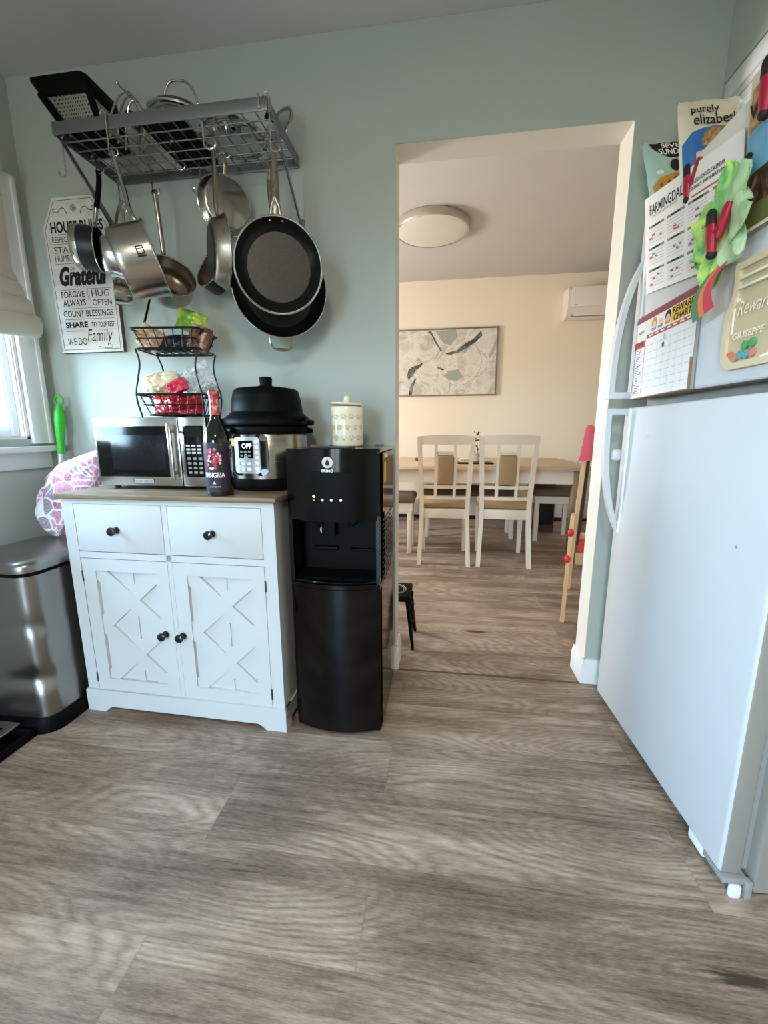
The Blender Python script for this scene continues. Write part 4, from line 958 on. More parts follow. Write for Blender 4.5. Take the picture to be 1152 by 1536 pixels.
# steel skillet seen from behind
t, X, ax, bot = pan('steel_skillet', 'brushed steel skillet showing its round base near the wall', 'pan', (-.748, -.094, 1.876), (-.70, .66, .06), .098, .032, 'steel', 'steel', Rb=.082, rim=.0024)
rc = V((-.748, -.094, 1.876)); up = (V((0, 0, 1))-ax*ax.z).normalized(); h0 = rc+up*.096-ax*.012; handle(t, [h0, h0+up*.02-ax*.006, h0+up*.058-ax*.008], [.006, .007, .005], 'steelwarm', (ax, .5)); he = h0+up*.058-ax*.008
s_hook('steel hook holding the brushed steel skillet near the wall', he.x-.008, he.y, 2.034, he.z-.012, 0.)
# dark saucepan, mouth up left
t, X, ax, bot = pan('saucepan', 'dark saucepan tilted with its open mouth up, between the edge on pan and the wall', 'pan', (-.816, -.112, 1.668), (-.45, -.82, .35), .077, .066, 'panblack', 'steelwarm', Rb=.076, rim=.0022)
rc = V((-.816, -.112, 1.668)); up = (V((0, 0, 1))-ax*ax.z).normalized(); h0 = rc+up*.076-ax*.015; he = V((-.80, -.05, 1.945)); handle(t, smooth([h0, h0+up*.03, h0.lerp(he, .5), he], 2), .006, 'steelwarm')
s_hook('steel hook holding the tilted dark saucepan', -.808, -.05, 2.034, 1.932, 0.)
# shallow steel saucepan
t, X, ax, bot = pan('saucepan', 'steel saucepan with its bright interior facing the room, left of the middle', 'pan', (-.957, -.152, 1.632), (.62, -.62, .47), .089, .076, 'steelwarm', 'steelwarm', Rb=.088, rim=.003, floorm='steelbright')
rc = V((-.957, -.152, 1.632)); up = (V((0, 0, 1))-ax*ax.z).normalized(); h0 = rc+up*.088-ax*.012; he = V((-1.000, -.130, 1.915)); handle(t, smooth([h0, h0+up*.03-ax*.004, h0.lerp(he, .5), he], 2), .0085, 'steel', (ax, .6))
b = B().m('steel').box((0, 0, 0), (.022, .007, .03), .003, Mx.Translation(he) @ Mx.Rotation(-.15, 4, 'Y')); b.build('handle_tip', t)
s_hook('steel hook holding the saucepan with the bright interior', he.x-.008, he.y, 2.034, he.z-.004, 0.)
# big steel saucepan on its side
rc = V((-.884, -.326, 1.619)); t, X, ax, bot = pan('saucepan', 'biggest brushed steel saucepan hung sideways at the front left of the rack', 'pan', rc, (.84, .45, .30), .110, .112, 'steel', 'steelwarm', Rb=.103, rim=.0036)
up = (V((0, 0, 1))-ax*ax.z).normalized(); h0 = rc+up*.109-ax*.012; he = V((-1.022, -.300, 1.955)); handle(t, smooth([h0, h0+up*.03-ax*.012, h0.lerp(he, .4)-ax*.006, he], 2), .0072, 'steelbright')
b = B().m('ink'); cam = V((.0694, -1.7173, 1.0529)); mid = rc-ax*.035; d = (cam-mid); d = (d-ax*d.dot(ax)).normalized(); s = ax.cross(d).normalized()
X = plane(mid+d*.1095-s*.03, ax, d.cross(ax)); b.bx((-.011, -.01, 0), (-.008, .012, .0008), 0, X).bx((.008, -.01, 0), (.011, .012, .0008), 0, X).bx((-.008, .009, 0), (.008, .012, .0008), 0, X).bx((-.008, -.01, 0), (.008, -.007, .0008), 0, X).bx((-.013, -.017, -.001), (.013, -.013, .0004), 0, X); b.build('stamped_mark', t)
s_hook('longest steel hook over the front rail holding the biggest saucepan', he.x-.010, -.301, 2.070, he.z-.014, .15, .014, .0028)
# black-handled saucepan
rc = V((-1.264, -.112, 1.752)); t, X, ax, bot = pan('saucepan', 'black saucepan with black handle and steel base ring in front of the sign', 'pan', rc, (.92, .38, -.02), .079, .078, 'panblack', 'nonstick', Rb=.075, rim=.0024, base='steelbright')
B(X).m('steelbright').lathe([(.062, -.004), (.0735, -.003), (.0785, .006), (.0785, .022), (.076, .023)], 64).build('base_ring', t)
h0 = rc+V((0, 0, .079))-ax*.010; he = V((-1.186, -.170, 1.985)); hp = smooth([h0, h0+V((.022, -.014, .03)), h0+V((.034, -.020, .055))], 2); handle(t, hp, .0075, 'steelbright', None, 'ferrule')
a = hp[-1]; handle(t, smooth([a, a.lerp(he, .3)+V((.004, 0, 0)), a.lerp(he, .7)+V((.006, 0, 0)), he], 2), .0115, 'matt_black', (ax, .75))
s_hook('steel hook holding the black handled saucepan', he.x-.006, he.y, 2.034, he.z-.012, 0.)
# scorched pot beside it
rc = V((-1.124, -.176, 1.690)); t, X, ax, bot = pan('saucepan', 'steel saucepan with scorched dark base tucked behind the biggest saucepan', 'pan', rc, (.80, .60, 0.02), .078, .062, 'steelbright', 'steelwarm', Rb=.062, rim=.0022, base='panbase')
h0 = rc+V((0, 0, .077))-ax*.01; he = V((-1.135, -.13, 1.905)); handle(t, smooth([h0, h0+V((-.008, .01, .03)), h0+V((-.02, .04, .09)), he], 2), .0055, 'steelwarm')
s_hook('steel hook holding the scorched saucepan behind', he.x-.008, he.y, 2.034, he.z-.012, .1)
# small pan underneath
rc = V((-1.212, -.125, 1.592)); t, X, ax, bot = pan('butter_warmer', 'smallest steel pan peeping out below the scorched saucepan', 'pan', rc, (-.70, -.52, .05), .045, .06, 'steel', 'steelwarm', Rb=.038, rim=.0022)
h0 = rc+V((.02, -.012, .04))-ax*.01; he = V((-1.205, -.04, 1.92)); handle(t, smooth([h0, V((-1.20, -.05, 1.66)), V((-1.205, -.04, 1.75)), he], 2), .0045, 'steelwarm')
s_hook('steel hook holding the smallest pan next to the wall', he.x-.008, he.y, 2.034, he.z-.012, 0.)
s_hook('empty steel hook at the left front corner of the rack', -1.226, -.272, 2.034, 1.915, PI*.97)
s_hook('empty steel hook dangling at the centre of the rack', -.862, -.20, 2.034, 1.945, .2)
s_hook('empty steel hook nearest the wall, right of the bright saucepan', -.835, -.10, 2.034, 1.918, PI*1.02)

# ---------------------------------------------------------------- things stored on top of the rack
GZ0 = RZ0+.0128
def lid(name, label, c, axis, R, knobkind='loop', dome=.03):
    ax = V(axis).normalized(); X = Mx.Translation(V(c)) @ frame_to(ax, (0, 1, 0) if ax.z > .8 else (0, 0, 1)); t = thing(name, label, 'lid', c, 0, 'lids on the rack')
    B(X).m('lidglass').lathe([(R, 0), (R*.9, dome*.35), (R*.6, dome*.8), (R*.25, dome), (0, dome)], 48).build('glass_dome', t)
    B(X).m('steelbright').lathe([(R+.003, -.003), (R+.0035, .003), (R-.006, .004), (R-.006, -.003), (R+.003, -.003)], 56).build('rim', t)
    b = B(X)
    if knobkind == 'loop':
        b.m('steelbright').tube(smooth([(-.058, 0, dome-.008), (-.064, 0, dome+.03), (-.04, 0, dome+.072), (.03, 0, dome+.066), (.058, 0, dome+.02), (.06, 0, dome-.008)], 2), .0042, 10)
    elif knobkind == 'black':
        b.m('matt_black').tube(smooth([(-.035, 0, dome-.006), (-.036, 0, dome+.025), (-.02, 0, dome+.04), (.02, 0, dome+.04), (.036, 0, dome+.025), (.035, 0, dome-.006)], 2), .006, 10)
    else:
        b.m('matt_black').lathe([(0, dome), (.008, dome), (.008, dome+.012), (.018, dome+.02), (.018, dome+.028), (0, dome+.03)], 24)
    b.build('handle', t); return t
tag_ = lid('glass_lid', 'small glass lid with black loop handle standing upright behind the wire steamer', (-1.035, -.085, 2.150), (-.72, -.6, .34), .086, 'black')
lid('glass_lid', 'glass lid with tall steel loop handle lying at the centre of the rack', (-.850, -.165, GZ0+.075), (.10, -.05, 1), .105, 'loop', .045)
lid('glass_lid', 'flat glass lid seen from below through the right half of the rack grid', (-.662, -.165, GZ0+.004), (0, 0, 1), .108, 'knob', .03)
lid('glass_lid', 'glass lid with dark rim leaning at the right end of the rack', (-.535, -.080, 2.118), (-.45, -.86, .35), .068, 'knob', .02)
b = B().m('matt_black').bx((-.925, -.275, GZ0), (-.795, -.045, GZ0+.004), .001)
for a, c in (((-.93, -.28, GZ0), (-.923, -.04, GZ0+.02)), ((-.797, -.28, GZ0), (-.79, -.04, GZ0+.02)), ((-.923, -.28, GZ0), (-.797, -.273, GZ0+.02)), ((-.923, -.047, GZ0), (-.797, -.04, GZ0+.02))): b.bx(a, c, .002)
tag(b.build('baking_tray', loc=(-.865, -.16, GZ0)), 'dark flat baking tray seen through the middle of the rack grid', 'tray')
t = thing('strainer_basket', 'black framed strainer basket with perforated steel side leaning at the left end of the rack', 'strainer', (-1.165, -.20, GZ0+.005))
SX = lambda z: V((-1.142-.075*(z/.165), -.200, GZ0+.0045+z))
def sring(z, g=0.): k = z/.165; return [SX(z)+V((x, y, 0)) for x, y in rrect(-.064-.038*k-g, .064+.038*k+g, -.062-.014*k-g, .062+.014*k+g, .022, 6)]
b = B().m('perf'); skin(b, [sring(.004, -.004), sring(.06, -.004), sring(.118, -.004)]); b.build('perforated_liner', t, sharp=60)
b = B().m('matt_black'); skin(b, [sring(.112, 0), sring(.118, .003), sring(.16, .004), sring(.166, .002), sring(.160, -.008)]); b.build('band', t, sharp=60)
b = B().m('matt_black'); skin(b, [sring(0, 0), sring(.012, .003), sring(.016, 0)]); b.build('foot', t, sharp=60)
for sx in (-1, 1):
    for sy in (-1, 1):
        b = B().m('matt_black'); k = lambda z: z/.165
        b.tube([SX(z)+V((sx*(.060+.038*k(z)), sy*(.058+.014*k(z)), 0)) for z in (.01, .06, .12)], .0115, 10); b.build('corner_rib', t)
b = B(Mx.Translation((.052, 0, -.0205))).m('chrome'); c = V((-1.06, -.20, GZ0))
for yy in (-.235, -.2, -.165):
    dy = (yy+.2); b.tube(smooth([(-1.125, yy, GZ0+.026), (-1.115, yy, GZ0+.10), (-1.07, -.2+dy*.4, GZ0+.175), (-1.02, yy, GZ0+.13), (-.995, yy, GZ0+.026)], 3), .0032, 8)
for p in ((-1.122, GZ0+.05), (-1.075, GZ0+.172), (-1.0, GZ0+.05)): b.tube([(p[0], -.24, p[1]), (p[0], -.16, p[1])], .0032, 8).sphere((p[0], -.24, p[1]), .006, 8).sphere((p[0], -.16, p[1]), .006, 8)
tag(b.build('wire_steamer', loc=(-1.01, -.2, GZ0+.0055)), 'arched chrome wire steamer rack beside the black strainer', 'steamer rack')

# ---------------------------------------------------------------- dining room
def make_chair(name, label):
    """ladder style chair; local origin between the feet, back towards -y"""
    t = thing(name, label, 'chair', (0, 0, 0)); W = .41
    for s in (-1, 1):
        # rear leg and back stile in one swept post
        pts = [(s*(W/2-.01), -.055, 0), (s*(W/2-.018), -.02, .2), (s*(W/2-.028), 0, .42), (s*(W/2-.022), -.008, .6), (s*(W/2-.012), -.035, .82), (s*(W/2-.004), -.07, 1.02)]
        pts = smooth(pts, 2); b = B().m('chair'); vs = []; n = len(pts)
        for p in pts:
            for q, r in ((-1, -1), (1, -1), (1, 1), (-1, 1)): vs.append((p.x+q*.0165, p.y+r*.019, p.z))
        b.raw(vs, [[3, 2, 1, 0], [(n-1)*4+k for k in range(4)]]+[[i*4+k, i*4+(k+1) % 4, (i+1)*4+(k+1) % 4, (i+1)*4+k] for i in range(n-1) for k in range(4)]); b.build('rear_post', t, sharp=50)
        b = B().m('chair'); pts = [(s*(W/2-.025), .39, 0), (s*(W/2-.025), .385, .42)]; b.raw([(p[0]+q*k, p[1]+r*k, p[2]) for p, k in zip(pts, (.015, .021)) for q, r in ((-1, -1), (1, -1), (1, 1), (-1, 1))], [[3, 2, 1, 0], [4, 5, 6, 7]]+[[k, (k+1) % 4, 4+(k+1) % 4, 4+k] for k in range(4)]); b.build('leg', t)
    yb = lambda z: -.008 if z < .6 else -.008-.062*((z-.6)/.42)**1.25
    def rail(z0, z1, x0, x1, name, th=.016, crown=0., mt='chair'):
        b = B().m(mt); n = 12; vs = []
        for i in range(n+1):
            u = i/n; x = x0+(x1-x0)*u; bow = -.018*(1-(2*u-1)**2)
            for z in (z0, z1+crown*(1-(2*u-1)**2)):
                for s in (-1, 1): vs.append((x, yb((z0+z1)/2)+bow+s*th/2+(yb(z)-yb((z0+z1)/2)), z))
        f = [[0, 1, 3, 2], [n*4, n*4+2, n*4+3, n*4+1]]
        for i in range(n):
            a, c = i*4, (i+1)*4; f += [[a, c, c+1, a+1], [a+2, a+3, c+3, c+2], [a, a+2, c+2, c], [a+1, c+1, c+3, a+3]]
        return b.raw(vs, f).build(name, t, sharp=50)
    hw = W/2
    rail(.958, 1.02, -hw-.008, hw+.008, 'top_rail', .022, .012)
    rail(.88, .905, -.075, .075, 'cross_rail'); rail(.615, .642, -hw+.02, hw-.02, 'cross_rail'); rail(.53, .553, -hw+.02, hw-.02, 'cross_rail')
    for s in (-1, 1):
        b = B().m('chair'); x = s*.073; zs = [.55, .62, .75, .9, .965]
        vs = [(x+q*.012, yb(z)-.017+r*.008, z) for z in zs for q, r in ((-1, -1), (1, -1), (1, 1), (-1, 1))]
        b.raw(vs, [[3, 2, 1, 0], [16, 17, 18, 19]]+[[i*4+k, i*4+(k+1) % 4, (i+1)*4+(k+1) % 4, (i+1)*4+k] for i in range(4) for k in range(4)]); b.build('splat_bar', t)
    B().m('upholstery').box((0, 0, 0), (.130, .05, .228), .014, Mx.Translation((0, yb(.763)-.017, .763)) @ Mx.Rotation(.135, 4, 'X'), 3).build('back_pad', t)
    b = B().m('chair').bx((-hw+.04, -.014, .375), (hw-.04, .006, .452), .003).bx((-hw+.04, .378, .375), (hw-.04, .398, .452), .003)
    for s in (-1, 1): b.bx((s*(hw-.035)-.01, .004, .375), (s*(hw-.035)+.01, .38, .452), .003)
    b.build('seat_frame', t)
    B().m('upholstery').bx((-hw+.012, .018, .45), (hw-.012, .42, .50), .02).build('seat_cushion', t)
    return t
ch = make_chair('dining_chair', 'left white dining chair with tan back pad seen through the doorway'); ch.location = (.088, 1.585, 0); ch.rotation_euler = (0, 0, .0); ch['group'] = 'white dining chairs'
ch2 = dup(ch, (.557, 1.59, 0), -.02, 'right white dining chair with tan back pad, nearer the wooden easel', 'white dining chairs')

TY0, TY1, TX0, TX1, TZ = 1.985, 3.12, -.75, 1.31, .765
t = thing('dining_table', 'oak topped white dining table behind the white chairs', 'table', ((TX0+TX1)/2, (TY0+TY1)/2, 0))
B().m('tabletop').bx((TX0, TY0, TZ-.042), (TX1, TY1, TZ), .004).build('tabletop', t)
b = B().m('chair').bx((TX0+.09, TY0+.05, TZ-.16), (TX1-.09, TY0+.075, TZ-.042)).bx((TX0+.09, TY1-.075, TZ-.16), (TX1-.09, TY1-.05, TZ-.042)).bx((TX0+.05, TY0+.09, TZ-.16), (TX0+.075, TY1-.09, TZ-.042)).bx((TX1-.075, TY0+.09, TZ-.16), (TX1-.05, TY1-.09, TZ-.042)); b.build('apron', t)
for x in (TX0+.04, TX1-.13):
    for y in (TY0+.03, TY1-.12): B().m('tableleg').bx((x, y, 0), (x+.09, y+.09, TZ-.042), .004).build('leg', t)

def bench(label, x0, x1, y0, y1, zt, mt='darkseat'):
    t = thing('dining_bench', label, 'bench', ((x0+x1)/2, (y0+y1)/2, 0), 0)
    B().m(mt).bx((x0, y0, zt-.075), (x1, y1, zt), .03, seg=4).build('cushion', t)
    b = B().m('chair').bx((x0+.02, y0+.02, zt-.145), (x1-.02, y0+.04, zt-.075)).bx((x0+.02, y1-.04, zt-.145), (x1-.02, y1-.02, zt-.075)).bx((x0+.02, y0+.04, zt-.145), (x0+.04, y1-.04, zt-.075)).bx((x1-.04, y0+.04, zt-.145), (x1-.02, y1-.04, zt-.075)); b.build('frame', t)
    for x in (x0+.025, x1-.065):
        for y in (y0+.025, y1-.065): B().m('chair').bx((x, y, 0), (x+.04, y+.04, zt-.14), .003).build('leg', t)
    return t
bench('white legged brown cushioned stool at the left, by the door jamb', -.60, -.165, 1.805, 2.14, .52)
bench('brown cushioned bench tucked under the far right of the dining table', .93, 1.36, 2.36, 2.74, .52)
bench('long dark brown cushioned bench across the far side under the table', -.12, .80, 2.42, 2.78, .50)
t = thing('floor_speaker', 'dark brown wooden box standing under the far end of the table', 'speaker', (1.145, 2.90, 0)); 
B().m('darkwood').bx((1.055, 2.79, 0), (1.24, 2.97, .60), .004).build('cabinet', t); B().m('black').bx((1.065, 2.787, .08), (1.23, 2.79, .59), .001).build('grille', t)

# table setting
t = thing('potted_plant', 'small dark green plant in a taupe pot on the dining table', 'plant', (.40, 2.37, TZ+.0004))
B().m('pot').lathe([(0, 0), (.032, 0), (.04, .075), (.041, .08), (.036, .08), (.034, .07), (0, .07)], 24, Mx.Translation((.40, 2.37, TZ+.0004))).build('pot', t)
random.seed(11); b = B().m('plantgreen')
for k in range(46):
    h = random.random(); a = random.random()*6.28; r = .03*(1-h*.75)+.008; c = V((.40-.022*h+r*math.cos(a), 2.37+r*math.sin(a), TZ+.08+.2*h)); X = Mx.Translation(c) @ Mx.Rotation(a, 4, 'Z') @ Mx.Rotation(random.uniform(-.9, .3), 4, 'Y')
    b.raw([(-.006, 0, -.003), (.010, -.009, 0), (.024, 0, .004), (.010, .009, 0), (.010, 0, .004)], [[0, 1, 4], [1, 2, 4], [2, 3, 4], [3, 0, 4], [0, 3, 2, 1]], X)
b.tube([(.40, 2.37, TZ+.06), (.385, 2.37, TZ+.2), (.378, 2.37, TZ+.285)], .003, 6); b.build('foliage', t)
b = B().m('black').bx((.20, 2.12, TZ+.0004), (.52, 2.30, TZ+.014), .005).m('darkwood').bx((.215, 2.135, TZ+.014), (.505, 2.285, TZ+.0155)); b.v = [p if True else p for p in b.v]
for i, p in enumerate(b.v): b.v[i] = V((p.x, p.y-.10 if False else p.y, p.z))
tag(b.build('serving_tray', loc=(.36, 2.21, TZ)), 'black serving tray on the dining table beside the plant', 'tray')
b = B().m('paper').bx((.225, 2.17, TZ+.016), (.33, 2.25, TZ+.05), .002).m('yellow').bx((.225, 2.1685, TZ+.024), (.33, 2.17, TZ+.042)); tag(b.build('tissue_pack', loc=(.28, 2.21, TZ+.016)), 'white and yellow packet on the black serving tray', 'packet')
b = B().m('maroon').lathe([(0, 0), (.018, 0), (.02, .02), (.012, .03), (0, .032)], 20, Mx.Translation((-.20, 2.55, TZ))); tag(b.build('table_bowl', loc=(-.20, 2.55, TZ)), 'tiny reddish dish near the left end of the dining table', 'dish')
b = B().m('paper2').bx((.56, 2.25, TZ), (.70, 2.36, TZ+.006), .002).m('olive').bx((.58, 2.26, TZ+.006), (.68, 2.34, TZ+.008)); tag(b.build('place_mat', loc=(.63, 2.3, TZ)), 'small olive patterned mat on the dining table, right of the plant', 'mat')

# framed abstract canvas
PX0, PX1, PZ0, PZ1, PY = -.56, .655, 1.468, 2.215, DY-.001
t = thing('framed_painting', 'pale abstract painting in a thin pewter frame on the dining wall', 'painting', ((PX0+PX1)/2, PY, PZ0))
b = B().m('frame'); fw = .014
for a, c in (((PX0, PY-.035, PZ0), (PX1, PY, PZ0+fw)), ((PX0, PY-.035, PZ1-fw), (PX1, PY, PZ1)), ((PX0, PY-.035, PZ0+fw), (PX0+fw, PY, PZ1-fw)), ((PX1-fw, PY-.035, PZ0+fw), (PX1, PY, PZ1-fw))): b.bx(a, c, .002)
b.build('frame', t)
def canvas_mat():
    q = NT('abstract_canvas'); tc = q.n('ShaderNodeTexCoord')
    a = q.n('ShaderNodeTexNoise', Scale=2.6, Detail=6., Distortion=2.0); q.l(tc.outputs['Object'], a.inputs['Vector'])
    c = q.n('ShaderNodeTexNoise', Scale=4., Detail=6., Distortion=4.); q.l(tc.outputs['Object'], c.inputs['Vector'])
    base = q.ramp(a.outputs[0], [(.28, lin('#8f918a')), (.38, lin('#c9c5b8')), (.46, lin('#e3ddd2')), (.55, lin('#d8d2c6')), (.62, lin('#b9b8a8')), (.70, lin('#dcd7cd')), (.80, lin('#9aa096'))])
    ln = q.ramp(c.outputs[0], [(.482, 1.), (.497, 0.), (.503, 0.), (.518, 1.)])
    p = q.n('ShaderNodeBsdfPrincipled', Roughness=.7); q.l(q.mix(q.math('MULTIPLY', q.math('SUBTRACT', 1., ln), .3), base, lin('#5d5954')), p.inputs['Base Color']); q.l(p.outputs[0], q.out.inputs[0]); return q.mat
M['canvas'] = canvas_mat()
M['canvasink'] = blotch('canvas_ink', [(.3, '#1d1b1c'), (.5, '#5b5858'), (.7, '#8d8a86')], 14, 1.5, .6)
M['canvassage'] = mat('canvas_sage', '#a4ab9d', .6, var=.08)
b = B().m('canvas').bx((PX0+fw, PY-.022, PZ0+fw), (PX1-fw, PY-.004, PZ1-fw)); P = plane((0, PY-.022, 0), (1, 0, 0), (0, 0, 1))
def px(u, v): return (-.47+(.655+.47)*u, PZ1-(PZ1-PZ0)*v)   # fractions of the visible canvas
def blob(mt, pts, h): b.m(mt).prism([px(*p) for p in pts], 0, h, P)
blob('canvasink', [(.135, .55), (.225, .51), (.26, .48), (.22, .56), (.18, .6), (.15, .68), (.10, .74), (.085, .68), (.1, .6)], .0006)
blob('canvasink', [(.165, .73), (.185, .72), (.16, .82), (.135, .98), (.105, .98), (.115, .86)], .0007)
blob('canvasink', [(.47, .37), (.54, .34), (.6, .32), (.68, .22), (.75, .17), (.83, .05), (.845, .12), (.78, .21), (.7, .28), (.62, .35), (.53, .385)], .0008)
blob('canvasink', [(.29, .04), (.33, .03), (.35, .09), (.40, .22), (.45, .33), (.43, .33), (.37, .2), (.33, .08)], .0006)
blob('canvassage', [(.47, .69), (.52, .62), (.62, .6), (.66, .71), (.61, .77), (.52, .76)], .0006)
blob('canvassage', [(.37, .03), (.58, .02), (.6, .12), (.53, .24), (.46, .22), (.41, .12)], .0004)
blob('canvasink', [(.385, .555), (.42, .56), (.47, .6), (.46, .615), (.41, .59)], .0005)
for cx_, cz_, r in ((.62, .5, .34), (.77, .52, .2), (.24, .3, .2), (.42, .85, .17)):
    b.m('frame').tube([P @ V((*px(cx_+r*.66*math.cos(a), cz_+r*math.sin(a)), .0004)) for a in [(-1.2+3.4*i/40) for i in range(41)] if 0 < cx_+r*.66*math.cos(a) < .97 and .03 < cz_+r*math.sin(a) < .96], .0014, 4)
b.build('canvas', t)

# wall air conditioner
t = thing('air_conditioner', 'white split air conditioner high on the dining wall', 'air conditioner', (1.79, DY-.1, 2.235)); ax0, ax1 = 1.335, 2.25
b = B().m('acwhite'); sec = [(DY-.001, 2.245), (DY-.10, 2.235), (DY-.185, 2.275), (DY-.215, 2.33), (DY-.222, 2.50), (DY-.20, 2.535), (DY-.001, 2.545)]
vs = [(x, y, z) for x in (ax0, ax1) for y, z in sec]; n = len(sec); b.raw(vs, [list(range(n)), [n+i for i in range(n)][::-1]]+[[i, n+i, n+(i+1) % n, (i+1) % n] for i in range(n)]); b.build('housing', t, sharp=25)
B().m('acwhite').bx((ax0+.03, DY-.232, 2.335), (ax1-.03, DY-.218, 2.528), .005).m('inkgrey').bx((ax0+.06, DY-.2325, 2.35), (ax0+.085, DY-.2315, 2.356)).build('front_panel', t)
X = plane((0, DY-.165, 2.262), (1, 0, 0), (0, -.4, .55)); b = B().m('acdark').bx((ax0+.05, -.012, 0), (ax1-.05, .045, .004), .002, X).m('acwhite').bx((ax0+.07, .0, .004), (ax1-.07, .03, .010), .002, X); b.build('louvre', t)
# round ceiling lamp
lc = V((-.06, 2.12, DC)); t = thing('ceiling_lamp', 'round flush ceiling lamp with metal trim in the dining room', 'ceiling light', tuple(lc)); X = Mx.Translation(lc)
B().m('aluminium').lathe([(.285, -.001), (.302, -.004), (.304, -.05), (.297, -.062), (.288, -.06)], 72, X).build('trim_ring', t); B().m('diffuser').lathe([(.288, -.058), (.25, -.068), (.12, -.074), (0, -.075)], 72, X).build('diffuser', t)

# ---------------------------------------------------------------- child's easel
t = thing('art_easel', "child's pine easel with red caps and knobs, just beyond the right jamb", 'easel', (.99, .72, 0))
EB = Mx.Translation((.752, .585, 0)) @ Mx.Rotation(-.33, 4, 'Z') @ Mx.Translation((-.752, -.585, 0))
ey0, ey1 = .585, 1.15   # the two A frames
top = 1.07
b = None
for y, nm in ((ey0, 'near'), (ey1, 'far')):
    a = V((.755, y, 0)); k = V((.80, y, .60)); c = V((.83, y, top)); w = .014
    def bar(p, q, wx, wy, name, mt='pine'):
        d = (q-p).normalized(); s = V((0, 1, 0)).cross(d).normalized(); bb = B(EB).m(mt)
        vs = [r+s*e*wx+V((0, 1, 0))*f*wy for r in (p, q) for e, f in ((-1, -1), (1, -1), (1, 1), (-1, 1))]
        bb.raw(vs, [[0, 1, 2, 3], [7, 6, 5, 4]]+[[i, 4+i, 4+(i+1) % 4, (i+1) % 4] for i in range(4)]); return bb.build(name, t)
    bar(V((.752, y, .005)), V((.764, y, .62)), .011, .018, 'leg'); bar(V((.770, y+.034, .34)), V((.796, y+.034, 1.0)), .011, .015, 'leg')
    bar(V((1.01, y, .005)), V((.95, y, .55)), .011, .018, 'leg'); bar(V((.955, y+.034, .40)), V((.826, y+.034, 1.0)), .011, .015, 'leg')
    bb = B(EB).m('red'); bb.prism([(-.036, 0), (.034, 0), (.020, .165), (.010, .178), (-.008, .178), (-.017, .165)], -.026, .05, plane((.808, y+.012, .905), (1, 0, 0), (0, 0, 1))); bb.build('end_cap', t)
    for p in ((.772, .52), (.766, .372), (.968, .45)): B(EB).m('red').sphere((p[0]-.012 if p[0] < .9 else p[0]+.012, y-.016, p[1]), .022, 10, (.75, .8, 1)).build('knob', t)
B(EB).m('pine').tube([(.808, ey0, 1.045), (.808, ey1+.05, 1.045)], .008, 10).build('paper_roll_bar', t)
X = Mx.Identity(4)
b = B(EB).m('chalk'); b.raw([(.788+q, y, .44) for y in (ey0+.06, ey1-.01) for q in (0, .012)]+[(.806+q, y, .90) for y in (ey0+.06, ey1-.01) for q in (0, .012)], [[0, 1, 3, 2], [4, 6, 7, 5], [0, 4, 5, 1], [2, 3, 7, 6], [0, 2, 6, 4], [1, 5, 7, 3]]); b.build('chalkboard', t)
b = B(EB).m('pine').bx((.79, ey0+.03, .335), (.97, ey0+.045, .40), .002).bx((.79, ey1-.01, .335), (.97, ey1+.005, .40), .002).m('red').bx((.79, ey0+.045, .345), (.97, ey1-.01, .355)); b.build('tray', t)
b = B(EB).m('white'); b.raw([(.785, ey0+.10, .99), (.755, ey0+.10, .875), (.785, ey1-.1, .99), (.755, ey1-.1, .875), (.787, ey0+.10, .99), (.757, ey0+.10, .875), (.787, ey1-.1, .99), (.757, ey1-.1, .875)], [[0, 1, 3, 2], [4, 6, 7, 5], [0, 4, 5, 1], [2, 3, 7, 6], [0, 2, 6, 4], [1, 5, 7, 3]]); b.build('paper_sheet', t)

# ---------------------------------------------------------------- folding step stool
sx0, sx1, sy0, sy1, sz = -.34, -.075, .175, .375, .27
t = thing('step_stool', 'black folding plastic step stool behind the left door jamb', 'stool', ((sx0+sx1)/2, (sy0+sy1)/2, 0))
b = B().m('matt_black').bx((sx0, sy0, sz-.03), (sx1, sy1, sz), .008); tp = b.build('step', t)
b = B().m('inkgrey'); cc = V(((sx0+sx1)/2+.02, (sy0+sy1)/2, sz)); b.tube(arc(cc, .085, 0, 2*PI, 48, (1, 0, 0), (0, .92, 0))[:-1], .0022, 4, closed=True).tube(arc(cc, .076, 0, 2*PI, 48, (1, 0, 0), (0, .92, 0))[:-1], .0016, 4, closed=True); b.build('ring_pattern', tp)
for sx, xx in ((-1, sx0), (1, sx1)):
    for y in (sy0, sy1):
        sy = -1 if y == sy0 else 1; p = [(xx-sx*.004, y-sy*.004, sz-.03), (xx+sx*.022, y+sy*.012, 0)]; b = B().m('matt_black')
        vs = []
        for (x, yy, z), k in zip(p, (.032, .022)): vs += [(x, yy, z), (x-sx*k*.55, yy, z), (x-sx*k*.55, yy-sy*k*1.4, z), (x, yy-sy*k*1.4, z)]
        b.raw(vs, [[0, 1, 2, 3], [4, 7, 6, 5]]+[[k, 4+k, 4+(k+1) % 4, (k+1) % 4] for k in range(4)]); b.build('leg', t)
    b = B().m('matt_black'); x = xx+sx*.001
    for k in range(3):
        z0 = sz-.04-k*.055; b.tube([(x+sx*.003*k, sy0+.02, z0), (x+sx*.003*k+sx*.004, sy1-.02, z0-.05)], .005, 6).tube([(x+sx*.003*k, sy1-.02, z0), (x+sx*.003*k+sx*.004, sy0+.02, z0-.05)], .005, 6)
    b.build('side_lattice', t)

